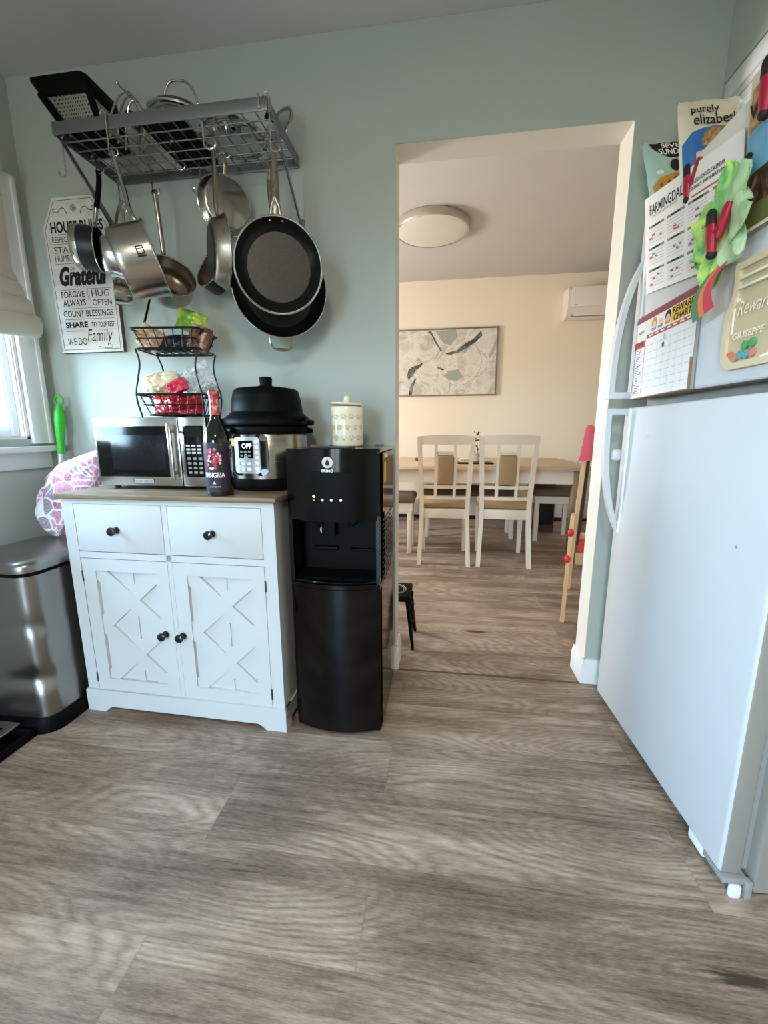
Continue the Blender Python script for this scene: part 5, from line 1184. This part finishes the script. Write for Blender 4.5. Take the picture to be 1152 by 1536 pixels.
# ---------------------------------------------------------------- refrigerator
FO = V((.687, -.136, 0)); fu = V((.0322, -.6945, 0)).normalized(); FA = math.atan2(fu.y, fu.x)
fr = thing('refrigerator', 'white top freezer refrigerator covered with papers and magnets', 'refrigerator', tuple(FO), FA)
T = wm(fr); FW, FT = .698, 1.715
FP = T @ plane((0, 0, 0), (1, 0, 0), (0, 0, 1))          # local x along the door, y up, z out into the room
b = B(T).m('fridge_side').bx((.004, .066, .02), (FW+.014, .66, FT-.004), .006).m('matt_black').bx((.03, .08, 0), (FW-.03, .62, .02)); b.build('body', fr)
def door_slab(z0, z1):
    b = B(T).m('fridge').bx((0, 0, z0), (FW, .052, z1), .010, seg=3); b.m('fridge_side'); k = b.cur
    for i, f in enumerate(b.f):     # edge faces take the body's side grey, front stays white enamel
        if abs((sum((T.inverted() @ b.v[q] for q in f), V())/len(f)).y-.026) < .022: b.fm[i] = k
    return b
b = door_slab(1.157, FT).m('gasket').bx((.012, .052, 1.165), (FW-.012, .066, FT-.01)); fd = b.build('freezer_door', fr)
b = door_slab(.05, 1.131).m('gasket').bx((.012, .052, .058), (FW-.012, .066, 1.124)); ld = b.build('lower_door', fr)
def bow(z0, z1, z_in, door):
    """bowed handle: square foot at z_in, fading into the door at the other end"""
    s = 1 if z1 > z0 else -1; b = B(T).m('fridge'); n = 22; L = abs(z1-z0); vs = []
    pr = []
    for i in range(n+1):
        u = i/n; z = z0+(z1-z0)*u; off = .074*(1-u**2.6)**.8 if u < 1 else 0.; off = max(off, .004); pr.append((z, off, .016-.006*u))
    for z, off, w in pr:
        for q, r in ((-1, 0), (1, 0), (1, 1), (-1, 1)): vs.append((.027+q*w, -off+r*.017*(1 if off > .02 else off/.02), z))
    b.raw(vs, [[0, 1, 2, 3], [n*4+3, n*4+2, n*4+1, n*4]]+[[i*4+k, i*4+(k+1) % 4, (i+1)*4+(k+1) % 4, (i+1)*4+k] for i in range(n) for k in range(4)])
    b.bx((.011, -.074, min(z0, z0+s*.022)), (.043, .004, max(z0, z0+s*.022)), .004)
    b.m('white').bx((.040, -.006, min(z0, z1)+.0), (.056, .002, max(z0, z1)), .003)
    return b.build('handle', door, sharp=50)
bow(1.159, 1.585, 0, fd); bow(1.128, .700, 0, ld)
B(T).m('fridge').box((.035, -.03, .972), (.026, .03, .04), .010, seg=3).build('handle_clip', ld)
B(T).m('gasket').bx((FW-.06, .0, 1.133), (FW+.004, .06, 1.155), .002).build('hinge', fr); B(T).m('gasket').bx((FW-.06, .004, .034), (FW+.008, .06, .049), .002).bx((FW+.0, .05, .002), (FW+.016, .064, .05), .002).build('hinge_foot', fr)
b = B(T).m('tape')
for x0, x1, zz in ((.575, .635, .030), (.635, .69, .040)): b.bx((x0, .006, zz-.012), (x1, .03, .05), .006)
b.bx((.700, .02, .0), (.712, .045, .034), .005); b.build('torn_seal', fr)
b = B(FP).m('gasket').cyl((.595, .80, -.0003), (.595, .80, .0012), .0035, n=12); b.build('chip_mark', ld)

def sheet(c):
    """bilinear sheet from four corners (x, y, out): top-left, top-right, bottom-right, bottom-left"""
    a, b_, d, e = [V(p) for p in c]
    return lambda u, v, h=0.: (lambda p: V((p.x, p.y, p.z+h)))((a*(1-u)+b_*u)*v+(e*(1-u)+d*u)*(1-v))
class SB(B):
    """builder whose u, v print coordinates ride on a sheet of the fridge door"""
    def __init__(s, f): super().__init__(); s.F = f
    def build(s, *a, **k): s.v = [FP @ s.F(p.x, p.y, p.z) for p in s.v]; return super().build(*a, **k)
    def slab(s, mt, th=.0012, n=8, fold=None):
        s.m(mt); return s.grid(lambda u, v: (u, v, 0), n, n) if not th else s.raw([(i/n, j/n, h) for h in (-th, 0) for i in range(n+1) for j in range(n+1)],
            [[h*(n+1)**2+i*(n+1)+j, h*(n+1)**2+(i+1)*(n+1)+j, h*(n+1)**2+(i+1)*(n+1)+j+1, h*(n+1)**2+i*(n+1)+j+1] for h in (0, 1) for i in range(n) for j in range(n)]
            + [[a, a2, a2+(n+1)**2, a+(n+1)**2] for a, a2 in [(i, i+1) for i in range(0)]+[(i*(n+1), (i+1)*(n+1)) for i in range(n)]+[(i*(n+1)+n, (i+1)*(n+1)+n) for i in range(n)]+[(j, j+1) for j in range(n)]+[(n*(n+1)+j, n*(n+1)+j+1) for j in range(n)]])
    def rect(s, mt, u0, v0, u1, v1, h=.0006): s.m(mt); return s.raw([(u0, v0, h), (u1, v0, h), (u1, v1, h), (u0, v1, h)], [[0, 1, 2, 3]])
    def quad(s, mt, pts, h=.0006): s.m(mt); return s.raw([(u, v, h) for u, v in pts], [list(range(len(pts)))])
    def disc(s, mt, u, v, ru, rv, h=.0008, n=16, a0=0, a1=2*PI): s.m(mt); return s.raw([(u+ru*math.cos(a0+(a1-a0)*i/n), v+rv*math.sin(a0+(a1-a0)*i/n), h) for i in range(n)], [list(range(n))])
    def word(s, mt, t, u0, v0, u1, v1, bold=0., sh=0., h=.0008): s.m(mt); return s.text(t, u0, u1, v0, v1, h, None, bold, sh)
def thing_at(c): return FP @ V(c)

# plain sheet behind
f = sheet([(.285, 1.742, .004), (.505, 1.752, .004), (.525, 1.50, .003), (.305, 1.49, .003)])
b = SB(f).slab('paper2', .001); b.rect('inklight', .02, .44, .98, .445)
tag(b.build('notice_sheet', loc=thing_at((.4, 1.5, .003))), 'blank off white sheet showing between the calendar and the cookie pouch', 'paper')
# school calendar
f = sheet([(.070, 1.738, .034), (.452, 1.690, .014), (.487, 1.425, .009), (.080, 1.470, .007)])
b = SB(f).slab('paper', .0008, 12)
b.word('ink', 'FARMINGDALE', .07, .80, .50, .90, .01); b.word('inkgrey', 'UNION FREE SCHOOL DISTRICT', .10, .765, .42, .79)
b.word('ink', '2023-2024 SCHOOL CALENDAR', .54, .83, .86, .87, .015); b.word('ink', 'DISTRICT INFORMATION', .54, .78, .86, .81, .015); b.rect('brick', .56, .715, .97, .73)
random.seed(4)
for r in range(3):
    for c in range(4):
        u0, v0 = .055+c*.235, .05+r*.225; b.rect('inkgrey', u0, v0+.165, u0+.2, v0+.19)
        b.rect('ink', u0+.05, v0+.17, u0+.15, v0+.186, .0008)
        for q in range(5): b.rect('inklight', u0+.005, v0+.012+q*.03, u0+.195, v0+.018+q*.03); 
        for q in range(3):
            k, j = random.randrange(5), random.randrange(4); b.rect(random.choice(['inkred', 'maroon', 'inkred', 'inkblue', 'inkgrey']), u0+.01+k*.034, v0+.02+j*.03, u0+.05+k*.03, v0+.036+j*.03, .0009)
tag(b.build('school_calendar', loc=thing_at((.28, 1.45, .006))), 'white school calendar sheet with small month grids hung on the freezer door', 'calendar')
# reward chart
f = sheet([(.060, 1.402, .013), (.362, 1.412, .011), (.372, 1.158, .012), (.060, 1.154, .012)])
t = thing('reward_chart', 'magnetic reward chart with task grid under the school calendar', 'chart', tuple(thing_at((.21, 1.154, .01))))
b = SB(f).slab('gasket', .0075, 6); b.F = lambda u, v, h, g=f: g(u, v, h-.001); b.build('backing_board', t)
b = SB(f); b.rect('paper', 0, 0, 1, 1, .0004)
b.quad('maroon', [(0, .925), (1, .925), (1, 1), (.04, 1), (0, .97)], .001); b.rect('yellow', .62, .76, 1, .92, .0006); b.rect('paper2', 0, .70, .30, .92, .0007)
b.word('ink', 'REWARD', .64, .845, .96, .915, .03); b.word('ink', 'CHART', .66, .765, .92, .835, .03)
for u, m1, m2 in ((.34, 'orange', 'skin'), (.45, 'white', 'skin'), (.57, 'hairblack', 'skin')):
    b.disc(m1, u, .855, .048, .06, .0009).disc(m2, u, .83, .034, .04, .0011); b.rect('orange' if u > .5 else 'inkblue', u-.04, .77, u+.04, .80, .001)
b.rect('brick', .22, .70, .98, .745, .0010)
for k in range(7): b.rect('white', .27+k*.1, .715, .33+k*.1, .732, .0012)
b.rect('brick', 0, .62, .20, .70, .001); b.word('ink', 'TASK', .03, .635, .17, .69, .02, 0, .0013)
b.word('ink', 'name', .06, .79, .16, .82, 0, 0, .0012)
random.seed(9)
for r in range(7):
    v = .03+r*.084; b.rect('ink', .02, v+.080, .20, v+.083, .0009); b.rect('inkgrey', .22, v+.080, .98, v+.0825, .0007)
    for q in range(3): w0 = .04+random.random()*.03; b.rect('ink', w0, v+.018+q*.02, w0+.05+random.random()*.07, v+.025+q*.02, .0009)
for k in range(8): b.rect('inklight', .22+k*.106, .03, .223+k*.106, .62, .0007)
b.rect('ink', .015, .03, .019, .70, .0009).rect('ink', .20, .03, .204, .70, .0009)
b.disc('inklight', .54, .645, .02, .028, .001).disc('olive', .53, .56, .02, .028, .001); b.rect('brown', .0, 0, 1, .012, .0012); b.rect('brown', .965, 0, 1, .32, .0005); b.build('printed_sheet', t)

# reward jar board
t = thing('jar_board', 'tan jar shaped reward board with candy discs at the right of the freezer door', 'board', tuple(thing_at((.575, 1.185, .0))))
X0, X1 = .474, .676
def jar(g):
    return [(X0+g+.018, 1.352), (X0+g+.014, 1.408-g), (X1-g-.014, 1.408-g), (X1-g-.018, 1.352), (X1-g-.014, 1.338), (X1-g, 1.308), (X1-g, 1.235), (X1-g-.006, 1.205+g), (X1-g-.03, 1.186+g), (X0+g+.03, 1.186+g), (X0+g+.006, 1.205+g), (X0+g, 1.235), (X0+g, 1.308), (X0+g+.014, 1.338)]
b = B(FP).m('board').prism(jar(0), .001, .008); b.build('backing', t)
o, i = jar(0), jar(.014); n = len(o)
vs = [(*p, h) for h in (.008, .015) for p in o]+[(*p, h) for h in (.008, .015) for p in i]
b = B(FP).m('board_edge').raw(vs, [[n+k, n+(k+1) % n, 3*n+(k+1) % n, 3*n+k] for k in range(n)]+[[k, (k+1) % n, n+(k+1) % n, n+k] for k in range(n)]+[[2*n+k, 3*n+k, 3*n+(k+1) % n, 2*n+(k+1) % n] for k in range(n)]); b.build('rim', t, sharp=30)
b = B(FP).m('acrylic')
for z in (1.372, 1.352): b.bx((X0+.03, z, .008), (X1-.03, z+.006, .016), .002)
b.bx((X0+.018, 1.262, .008), (X0+.024, 1.318, .011), .002).cyl((X0+.030, 1.332, .008), (X0+.030, 1.332, .011), .005, n=12).tube(smooth([(X1-.045, 1.232, .0095), (X1-.03, 1.222, .0095), (X1-.05, 1.205, .0095), (X1-.085, 1.200, .0095)], 2), .0045, 8, flat=((0, 0, 1), .4))
b.text('Reward Jar', X0+.035, X1-.03, 1.288, 1.326, .012, None, -.005, .35).text('GIUSEPPE', X0+.03, X0+.118, 1.249, 1.263, .012, None, .02); b.build('raised_lettering', t)
for x, z, mt in ((.503, 1.216, 'candyor'), (.518, 1.210, 'candypink'), (.536, 1.214, 'candyteal'), (.552, 1.213, 'candyteal'), (.545, 1.232, 'candygreen'), (.565, 1.234, 'candygreen'), (.568, 1.214, 'candypink')):
    B(FP).m(mt).cyl((x, z, .008), (x, z, .013), .0095, n=20).tube([(x+.006*math.cos(a), z+.006*math.sin(a), .013) for a in [2*PI*q/14 for q in range(14)]], .0012, 5, closed=True).build('candy_disc', t)

# cookie pouch
f = sheet([(.462, 1.775, .018), (.668, 1.775, .018), (.674, 1.462, .016), (.487, 1.462, .016)])
b = SB(f); th = lambda u, v: .012*(1-(2*u-1)**4)*(1-(2*v-1)**4)
b.m('bagcream').grid(lambda u, v: (u, v, th(u, v)), 12, 16).grid(lambda u, v: (u, v, -.008), 4, 4)
def printed(mt, pts): b.m(mt).raw([(u, v, th(u, v)+.0008) for u, v in pts], [list(range(len(pts)))])
def pgrid(mt, u0, v0, u1, v1, n=6): b.m(mt).grid(lambda u, v: (u0+(u1-u0)*u, v0+(v1-v0)*v, th(u0+(u1-u0)*u, v0+(v1-v0)*v)+.0008), n, n)
pgrid('bagcream', .02, .90, .98, .98); pgrid('granola', .05, .62, .97, .9); pgrid('skyblue', .03, .34, .42, .62); pgrid('cocoa', .35, .14, .98, .62); pgrid('cocoa', .05, .14, .35, .34); pgrid('olive', .03, .02, .98, .14)
b.m('ink').text('VAN', .10, .50, .68, .78, .014, None, .02); b.m('ink').grid(lambda u, v: (.12+.07*math.cos(6.28*u)*v, .46+.035*math.sin(6.28*u)*v, .0125), 16, 2)
tag(b.build('cookie_pouch', loc=thing_at((.57, 1.46, .01)), sharp=80), 'printed cookie pouch in blue and chocolate brown clipped at the top right', 'pouch')

# clips, the paper flower and its ribbon
def clip(label, c, tilt=0., k=1.):
    X = FP @ Mx.Translation(V(c)) @ Mx.Rotation(tilt, 4, 'Z'); t = thing('magnetic_clip', label, 'clip', tuple(X @ V((0, 0, 0))), 0, 'red clips on the freezer door')
    b = B(X).m('clip').tube([(-.004*k, -.040*k, .008), (-.006*k, -.015*k, .012), (-.012*k, .015*k, .014)], [.009*k, .0125*k, .0115*k], 14, flat=((0, 0, 1), .75)).m('clipgrip').tube([(-.012*k, .014*k, .014), (-.017*k, .038*k, .016), (-.018*k, .044*k, .016)], [.0118*k, .0105*k, .006*k], 14, flat=((0, 0, 1), .75)).sphere((-.004*k, -.041*k, .008), .0095*k, 10); b.build('front_jaw', t)
    B(X).m('clip').tube([(.004*k, -.012*k, .006), (.012*k, .010*k, .007), (.022*k, .036*k, .008), (.024*k, .044*k, .008)], [.011*k, .0115*k, .0105*k, .006*k], 14, flat=((0, 0, 1), .7)).tube([(.0, -.002*k, .011), (.012*k, .004*k, .010)], .007*k, 10).build('back_jaw', t)
    return t
clip('red clip pinching the upper edge of the school calendar', (.278, 1.680, .010), -.12, .95)
clip('red clip holding the green paper flower', (.450, 1.492, .034), -.10, 1.1)
clip('dark red clip at the top right holding the cookie pouch', (.562, 1.698, .034), -.2, 1.1)
t = thing('tissue_flower', 'green tissue paper flower fixed to the freezer door', 'paper flower', tuple(thing_at((.45, 1.5, .02))))
def petal(tip, wd, mt, o0=.016, o1=.034, ruf=.006):
    c = V((.452, 1.492, o0)); tp = V((*tip, o1)); d = (tp-c); L = d.length; d.normalize(); s = V((-d.y, d.x, 0)).normalized(); sd = tip[0]*31+tip[1]*17
    def fn(u, v):
        w = wd*max(.02, 1-((u-.58)/.60)**2 if u < .58 else 1-((u-.58)/.425)**2)**.5; x = (v-.5)*w
        q = noise.noise(V((u*3+sd, v*4, 0)))
        return c+d*(L*(u+.05*math.cos((v-.5)*3)-.05))+s*(x+q*.006)+V((0, 0, ruf*math.sin(v*9+u*3)*u+.008*math.sin(PI*u)+q*.008*u))
    B(FP).m(mt).grid(fn, 26, 20, .0008).build('petal', t, sharp=80)
for tip, wd, mt, o1 in (((.468, 1.622), .085, 'tissue', .046), ((.532, 1.590), .085, 'tissue2', .050), ((.556, 1.505), .10, 'tissue2', .050), ((.525, 1.415), .08, 'tissue2', .036), ((.345, 1.552), .10, 'tissue', .032), ((.348, 1.468), .095, 'tissue', .030), ((.415, 1.372), .085, 'tissue', .030)): petal(tip, wd, mt, .018, o1)
B(FP).m('ink').text('Love', .395, .425, 1.520, 1.532, .044, None, 0, .3).build('handwriting', t)
a0, a1 = V((.455, 1.432, .024)), V((.492, 1.428, .026)); e0, e1 = V((.395, 1.312, .030)), V((.475, 1.328, .034))
for k, mt in enumerate(('ribgr', 'ribor', 'ribred')):
    u0, u1 = ((0, .34), (.34, .58), (.58, 1.))[k]
    def fn(u, v, u0=u0, u1=u1):
        q = u0+(u1-u0)*v; p = a0.lerp(a1, q).lerp(e0.lerp(e1, q), u); return p+V((-.012*math.sin(PI*u)*(1-q*.6), 0, .022*math.sin(PI*u*.9)))
    B(FP).m(mt).grid(fn, 14, 4, .001).build('paper_stripe', t, sharp=80)

# bags standing on the refrigerator
def pouch(name, label, x0, x1, y, z1, mt, prints, lean=0., th=.05, z0=FT+.0006):
    w, h = x1-x0, z1-z0; X = Mx.Translation((x0, y, z0)) @ Mx(((1, 0, lean, 0), (0, 1, 0, 0), (0, 0, 1, 0), (0, 0, 0, 1)))
    F = lambda u, v, s: V((w*(u+.03*(u-.5)*math.sin(PI*v)+.012*noise.noise(V((u*2, v*4, s)))), -s*th/2*max(0, (1-(2*u-1)**4))*max(0., 1-v**5)**.9*(.85+.3*noise.noise(V((u*3, v*3, 5)))), h*v+(.006*noise.noise(V((u*6, 3, 1))) if v > .9 else 0)))
    t = thing(name, label, 'bag', ((x0+x1)/2, y, z0))
    b = B(X).m(mt).grid(lambda u, v: F(u, v, 1), 44, 48).grid(lambda u, v: F(u, v, -1), 20, 24); b.build('pouch', t, sharp=80)
    b = B(X); b.F = F
    def reg(mt, pts, d=.0008, n=10):
        # fill a fan of points through the curved front
        cu, cv = sum(p[0] for p in pts)/len(pts), sum(p[1] for p in pts)/len(pts); m = len(pts); q = []
        for (ua, va), (ub, vb) in zip(pts, pts[1:]+pts[:1]):
            n_ = max(1, int(math.hypot(ub-ua, vb-va)/.05)); q += [(ua+(ub-ua)*i/n_, va+(vb-va)*i/n_) for i in range(n_)]
        m = len(q); vs = [F(cu, cv, 1)+V((0, -d-.0008, 0))]; K = 7
        for r in range(1, K+1): vs += [F(cu+(p[0]-cu)*r/K, cv+(p[1]-cv)*r/K, 1)+V((0, -d-.0008, 0)) for p in q]
        b.m(mt).raw(vs, [[0, 1+k, 1+(k+1) % m] for k in range(m)]+[[1+r*m+k, 1+(r+1)*m+k, 1+(r+1)*m+(k+1) % m, 1+r*m+(k+1) % m] for r in range(K-1) for k in range(m)])
    def word(mt, s, u0, v0, u1, v1, bold=0., sh=0., rise=0.):
        i0 = len(b.v); b.m(mt); TT = b.T; b.T = Mx.Identity(4); b.text(s, u0, u1, v0, v1, 0, None, bold, sh); b.T = TT
        for i in range(i0, len(b.v)): p = b.v[i]; b.v[i] = TT @ (F(p.x, p.y+rise*(p.x-u0), 1)+V((0, -.0034, 0)))
    prints(reg, word); b.build('print', t); return t
ell = lambda cu, cv, ru, rv, n=28: [(cu+ru*math.cos(2*PI*i/n), cv+rv*math.sin(2*PI*i/n)) for i in range(n)]
def pr1(reg, word):
    reg('ink', [(.12, .97)]+[(.12+.86*i/16, .97-.20*math.sin(PI*i/16)**.6) for i in range(1, 16)]+[(.98, .97)])
    word('white', 'SEVEN', .34, .895, .84, .95, .02); word('white', 'SUNDAYS', .26, .805, .92, .885, .02, 0)
    reg('ink', ell(.55, .68, .10, .07)); reg('honey', [(.08, .33), (.06, .45), (.2, .53), (.45, .58), (.7, .58), (.95, .52), (.97, .33)]); reg('granola', [(.05, .02), (.06, .32), (.3, .37), (.6, .36), (.97, .33), (.97, .02)], .001)
    reg('white', ell(.22, .60, .07, .025))
    for u, v in ((.2, .45), (.36, .47), (.5, .51), (.66, .48), (.8, .46)): reg('cocoa', ell(u, v, .035, .028, 14), .0014)
    reg('purple', [(.45, .20), (.5, .30), (.55, .24), (.62, .33), (.66, .24), (.74, .26), (.68, .18), (.55, .14)], .0016)
pouch('granola_pouch', 'mint green cereal pouch with black arched lettering on top of the refrigerator', .740, .884, -.090, 1.955, 'mint', pr1, -.27, .05)
def pr2(reg, word):
    word('ink', 'purely', .17, .84, .62, .94, .01); word('ink', 'elizabeth', .19, .75, .90, .845, .01)
    reg('bluebag', [(.03, .18), (.03, .60), (.16, .69), (.34, .72), (.55, .74), (.97, .70), (.97, .18)]); reg('granola', ell(.60, .60, .30, .13), .0012)
    reg('bluebag', [(.46, .51), (.46, .575), (.9, .575), (.9, .51)], .0016); word('bagcream', 'PROBIOTIC', .49, .525, .87, .56, .01)
    reg('bagcream', [(.20, .30), (.20, .50), (.42, .535), (.95, .50), (.95, .30)], .002); word('ink', 'COOKIE', .32, .40, .86, .475, .02)
pouch('granola_bag', 'tall cream and blue granola bag standing behind the papers on the refrigerator',  .782, .950, -.168, 2.008, 'bagcream', pr2, -.16, .055)
b = B().m('film').grid(lambda u, v: (.86+.07*u, -.265-.025*math.sin(PI*u)-.02*noise.noise(V((u*5, v*5, 2))), FT+.001+.245*v*(1-.18*abs(u-.45))+.01*noise.noise(V((u*7, v*3, 1)))), 22, 22).grid(lambda u, v: (.86+.07*u, -.245+.03*noise.noise(V((u*4, v*5, 8))), FT+.001+.235*v), 14, 14)
tag(b.build('clear_plastic_bag', loc=(.86, -.23, FT), sharp=80), 'clear crumpled plastic bag on the refrigerator beside the tall granola bag', 'bag')
b = B(Mx.Translation((.882, -.312, 0))).m('green'); b.tube(smooth([(-.03, .02, FT+.001), (-.03, .01, 1.82), (-.022, 0, 1.885), (-.012, 0, 1.915), (.008, -.008, 1.952)], 2), [.012]*5+[.014]*6+[.0165]*3+[.006] if False else .015, 12, flat=((0, 1, 0), .5))
tag(b.build('green_bag_clip', loc=(.88, -.31, FT)), 'bright green bag clip sticking up behind the papers on the refrigerator', 'clip')

# cabinet above the refrigerator
t = thing('wall_cabinet', 'white cabinet with crown trim mounted above the refrigerator', 'cabinet', (1.18, -.47, 1.80)); cz0, cz1 = 1.80, 2.146
B().m('trim').bx((.962, -.93, cz0), (1.418, -.006, 2.14)).build('carcass', t)
B().m('trim').bx((.94, -.93, 2.088), (.975, -.006, cz1), .004).bx((.948, -.93, 2.070), (.97, -.006, 2.09), .003).build('crown_trim', t)
for y0, y1 in ((-.455, -.02), (-.905, -.47)):
    b = B().m('trim').bx((.944, y0, 1.815), (.962, y1, 2.062), .003); b.bx((.939, y0+.045, 1.862), (.944, y1-.045, 2.018), .004)
    for z in (1.852, 2.025): b.m('inklight').bx((.9435, y0+.04, z), (.9445, y1-.04, z+.003))
    b.build('door', t)

# ---------------------------------------------------------------- light
def area(name, loc, rot, sx, sy, power, col, spread=PI):
    l = bpy.data.lights.new(name, 'AREA'); l.shape = 'RECTANGLE'; l.size = sx; l.size_y = sy; l.energy = power; l.color = col; l.spread = spread
    o = bpy.data.objects.new(name, l); COL.objects.link(o); o.location = loc; o.rotation_euler = rot; return o
LT = [  # sky portals in the window openings
 ('portal_kitchen', (LW-.145, (WY0+WY1)/2, (WZ0+WZ1)/2), (0, -PI/2, 0), WZ1-WZ0, WY1-WY0),
 ('portal_kitchen_rear', (LW-.145, (W2[0]+W2[1])/2, (W2[2]+W2[3])/2), (0, -PI/2, 0), W2[3]-W2[2], W2[1]-W2[0]),
 ('portal_added_door', ((GX0+GX1)/2, FY-.145, GZ/2), (PI/2, 0, 0), GX1-GX0, GZ),
 ('portal_dining', (DX-.105, (DWA+DWB)/2, (LZ0+LZ1)/2), (0, -PI/2, 0), LZ1-LZ0, DWB-DWA),
]
area('daylight_dining', (DX-.015, (DWA+DWB)/2, (LZ0+LZ1)/2), (0, -PI/2, 0), LZ1-LZ0, DWB-DWA, 60, (1., .97, .94))
for a in LT: area(*a, 1., (1, 1, 1)).data.cycles.is_portal = True
t = thing('kitchen_lamp', 'round flush kitchen ceiling lamp behind the photographer', 'ceiling light', (.0, -2.6, KC)); X = Mx.Translation((.0, -2.6, KC))
B().m('aluminium').lathe([(.15, -.001), (.172, -.004), (.174, -.03), (.166, -.04)], 48, X).build('trim_ring', t); M['glow'] = mat('lamp_glow', '#fff0dc', .4, emit=4.)
B().m('glow').lathe([(.167, -.036), (.14, -.055), (.07, -.064), (0, -.066)], 48, X).build('diffuser', t)
l = bpy.data.lights.new('kitchen_lamp_light', 'AREA'); l.shape = 'DISK'; l.size = .3; l.energy = 25; l.color = (1., .88, .72); o = bpy.data.objects.new('kitchen_lamp_light', l); COL.objects.link(o); o.location = (0, -2.6, KC-.075)
w = bpy.data.worlds.new('sky'); SC.world = w; w.use_nodes = True
nt = w.node_tree; bg = nt.nodes['Background']
tc = nt.nodes.new('ShaderNodeTexCoord'); sp = nt.nodes.new('ShaderNodeSeparateXYZ'); rp = nt.nodes.new('ShaderNodeValToRGB'); ma = nt.nodes.new('ShaderNodeMath'); ma.operation = 'MULTIPLY_ADD'; ma.inputs[1].default_value = .5; ma.inputs[2].default_value = .5
nt.links.new(tc.outputs['Generated'], sp.inputs[0]); nt.links.new(sp.outputs[2], ma.inputs[0]); nt.links.new(ma.outputs[0], rp.inputs[0])
el = rp.color_ramp.elements; el[0].position = .0; el[0].color = (.11, .115, .11, 1); el[1].position = 1.; el[1].color = (.40, .64, 1., 1)
for p_, c_ in ((.485, (.16, .17, .165, 1)), (.515, (.60, .78, 1., 1)), (.62, (.50, .74, 1., 1))): q = el.new(p_); q.color = c_
nt.links.new(rp.outputs[0], bg.inputs[0]); bg.inputs[1].default_value = 37.

# ---------------------------------------------------------------- camera
ya, pi_, ro, fpx = -.1408, -.1896, -.0044, 624.22
F = V((math.sin(ya)*math.cos(pi_), math.cos(ya)*math.cos(pi_), math.sin(pi_))); R = V((math.cos(ya), -math.sin(ya), 0)); U = R.cross(F)
R, U = R*math.cos(ro)+U*math.sin(ro), -R*math.sin(ro)+U*math.cos(ro)
cd = bpy.data.cameras.new('camera'); co = bpy.data.objects.new('camera', cd); COL.objects.link(co)
mw = Mx((R, U, -F)).transposed().to_4x4(); mw.translation = (.0694, -1.7173, 1.0529); co.matrix_world = mw
cd.sensor_fit = 'VERTICAL'; cd.sensor_height = 36.; cd.lens = 36.*fpx/1536.; cd.clip_start = .02; cd.clip_end = 60
SC.camera = co
SC.view_settings.view_transform = 'Standard'; SC.view_settings.look = 'None'; SC.view_settings.gamma = 1.; SC.view_settings.exposure = 0.67; SC.view_settings.use_curve_mapping = False
SC.cycles.use_denoising = True; SC.cycles.max_bounces = 10; SC.cycles.diffuse_bounces = 5; SC.cycles.glossy_bounces = 4; SC.cycles.transparent_max_bounces = 16; SC.cycles.transmission_bounces = 6
SC.cycles.sample_clamp_indirect = 6.
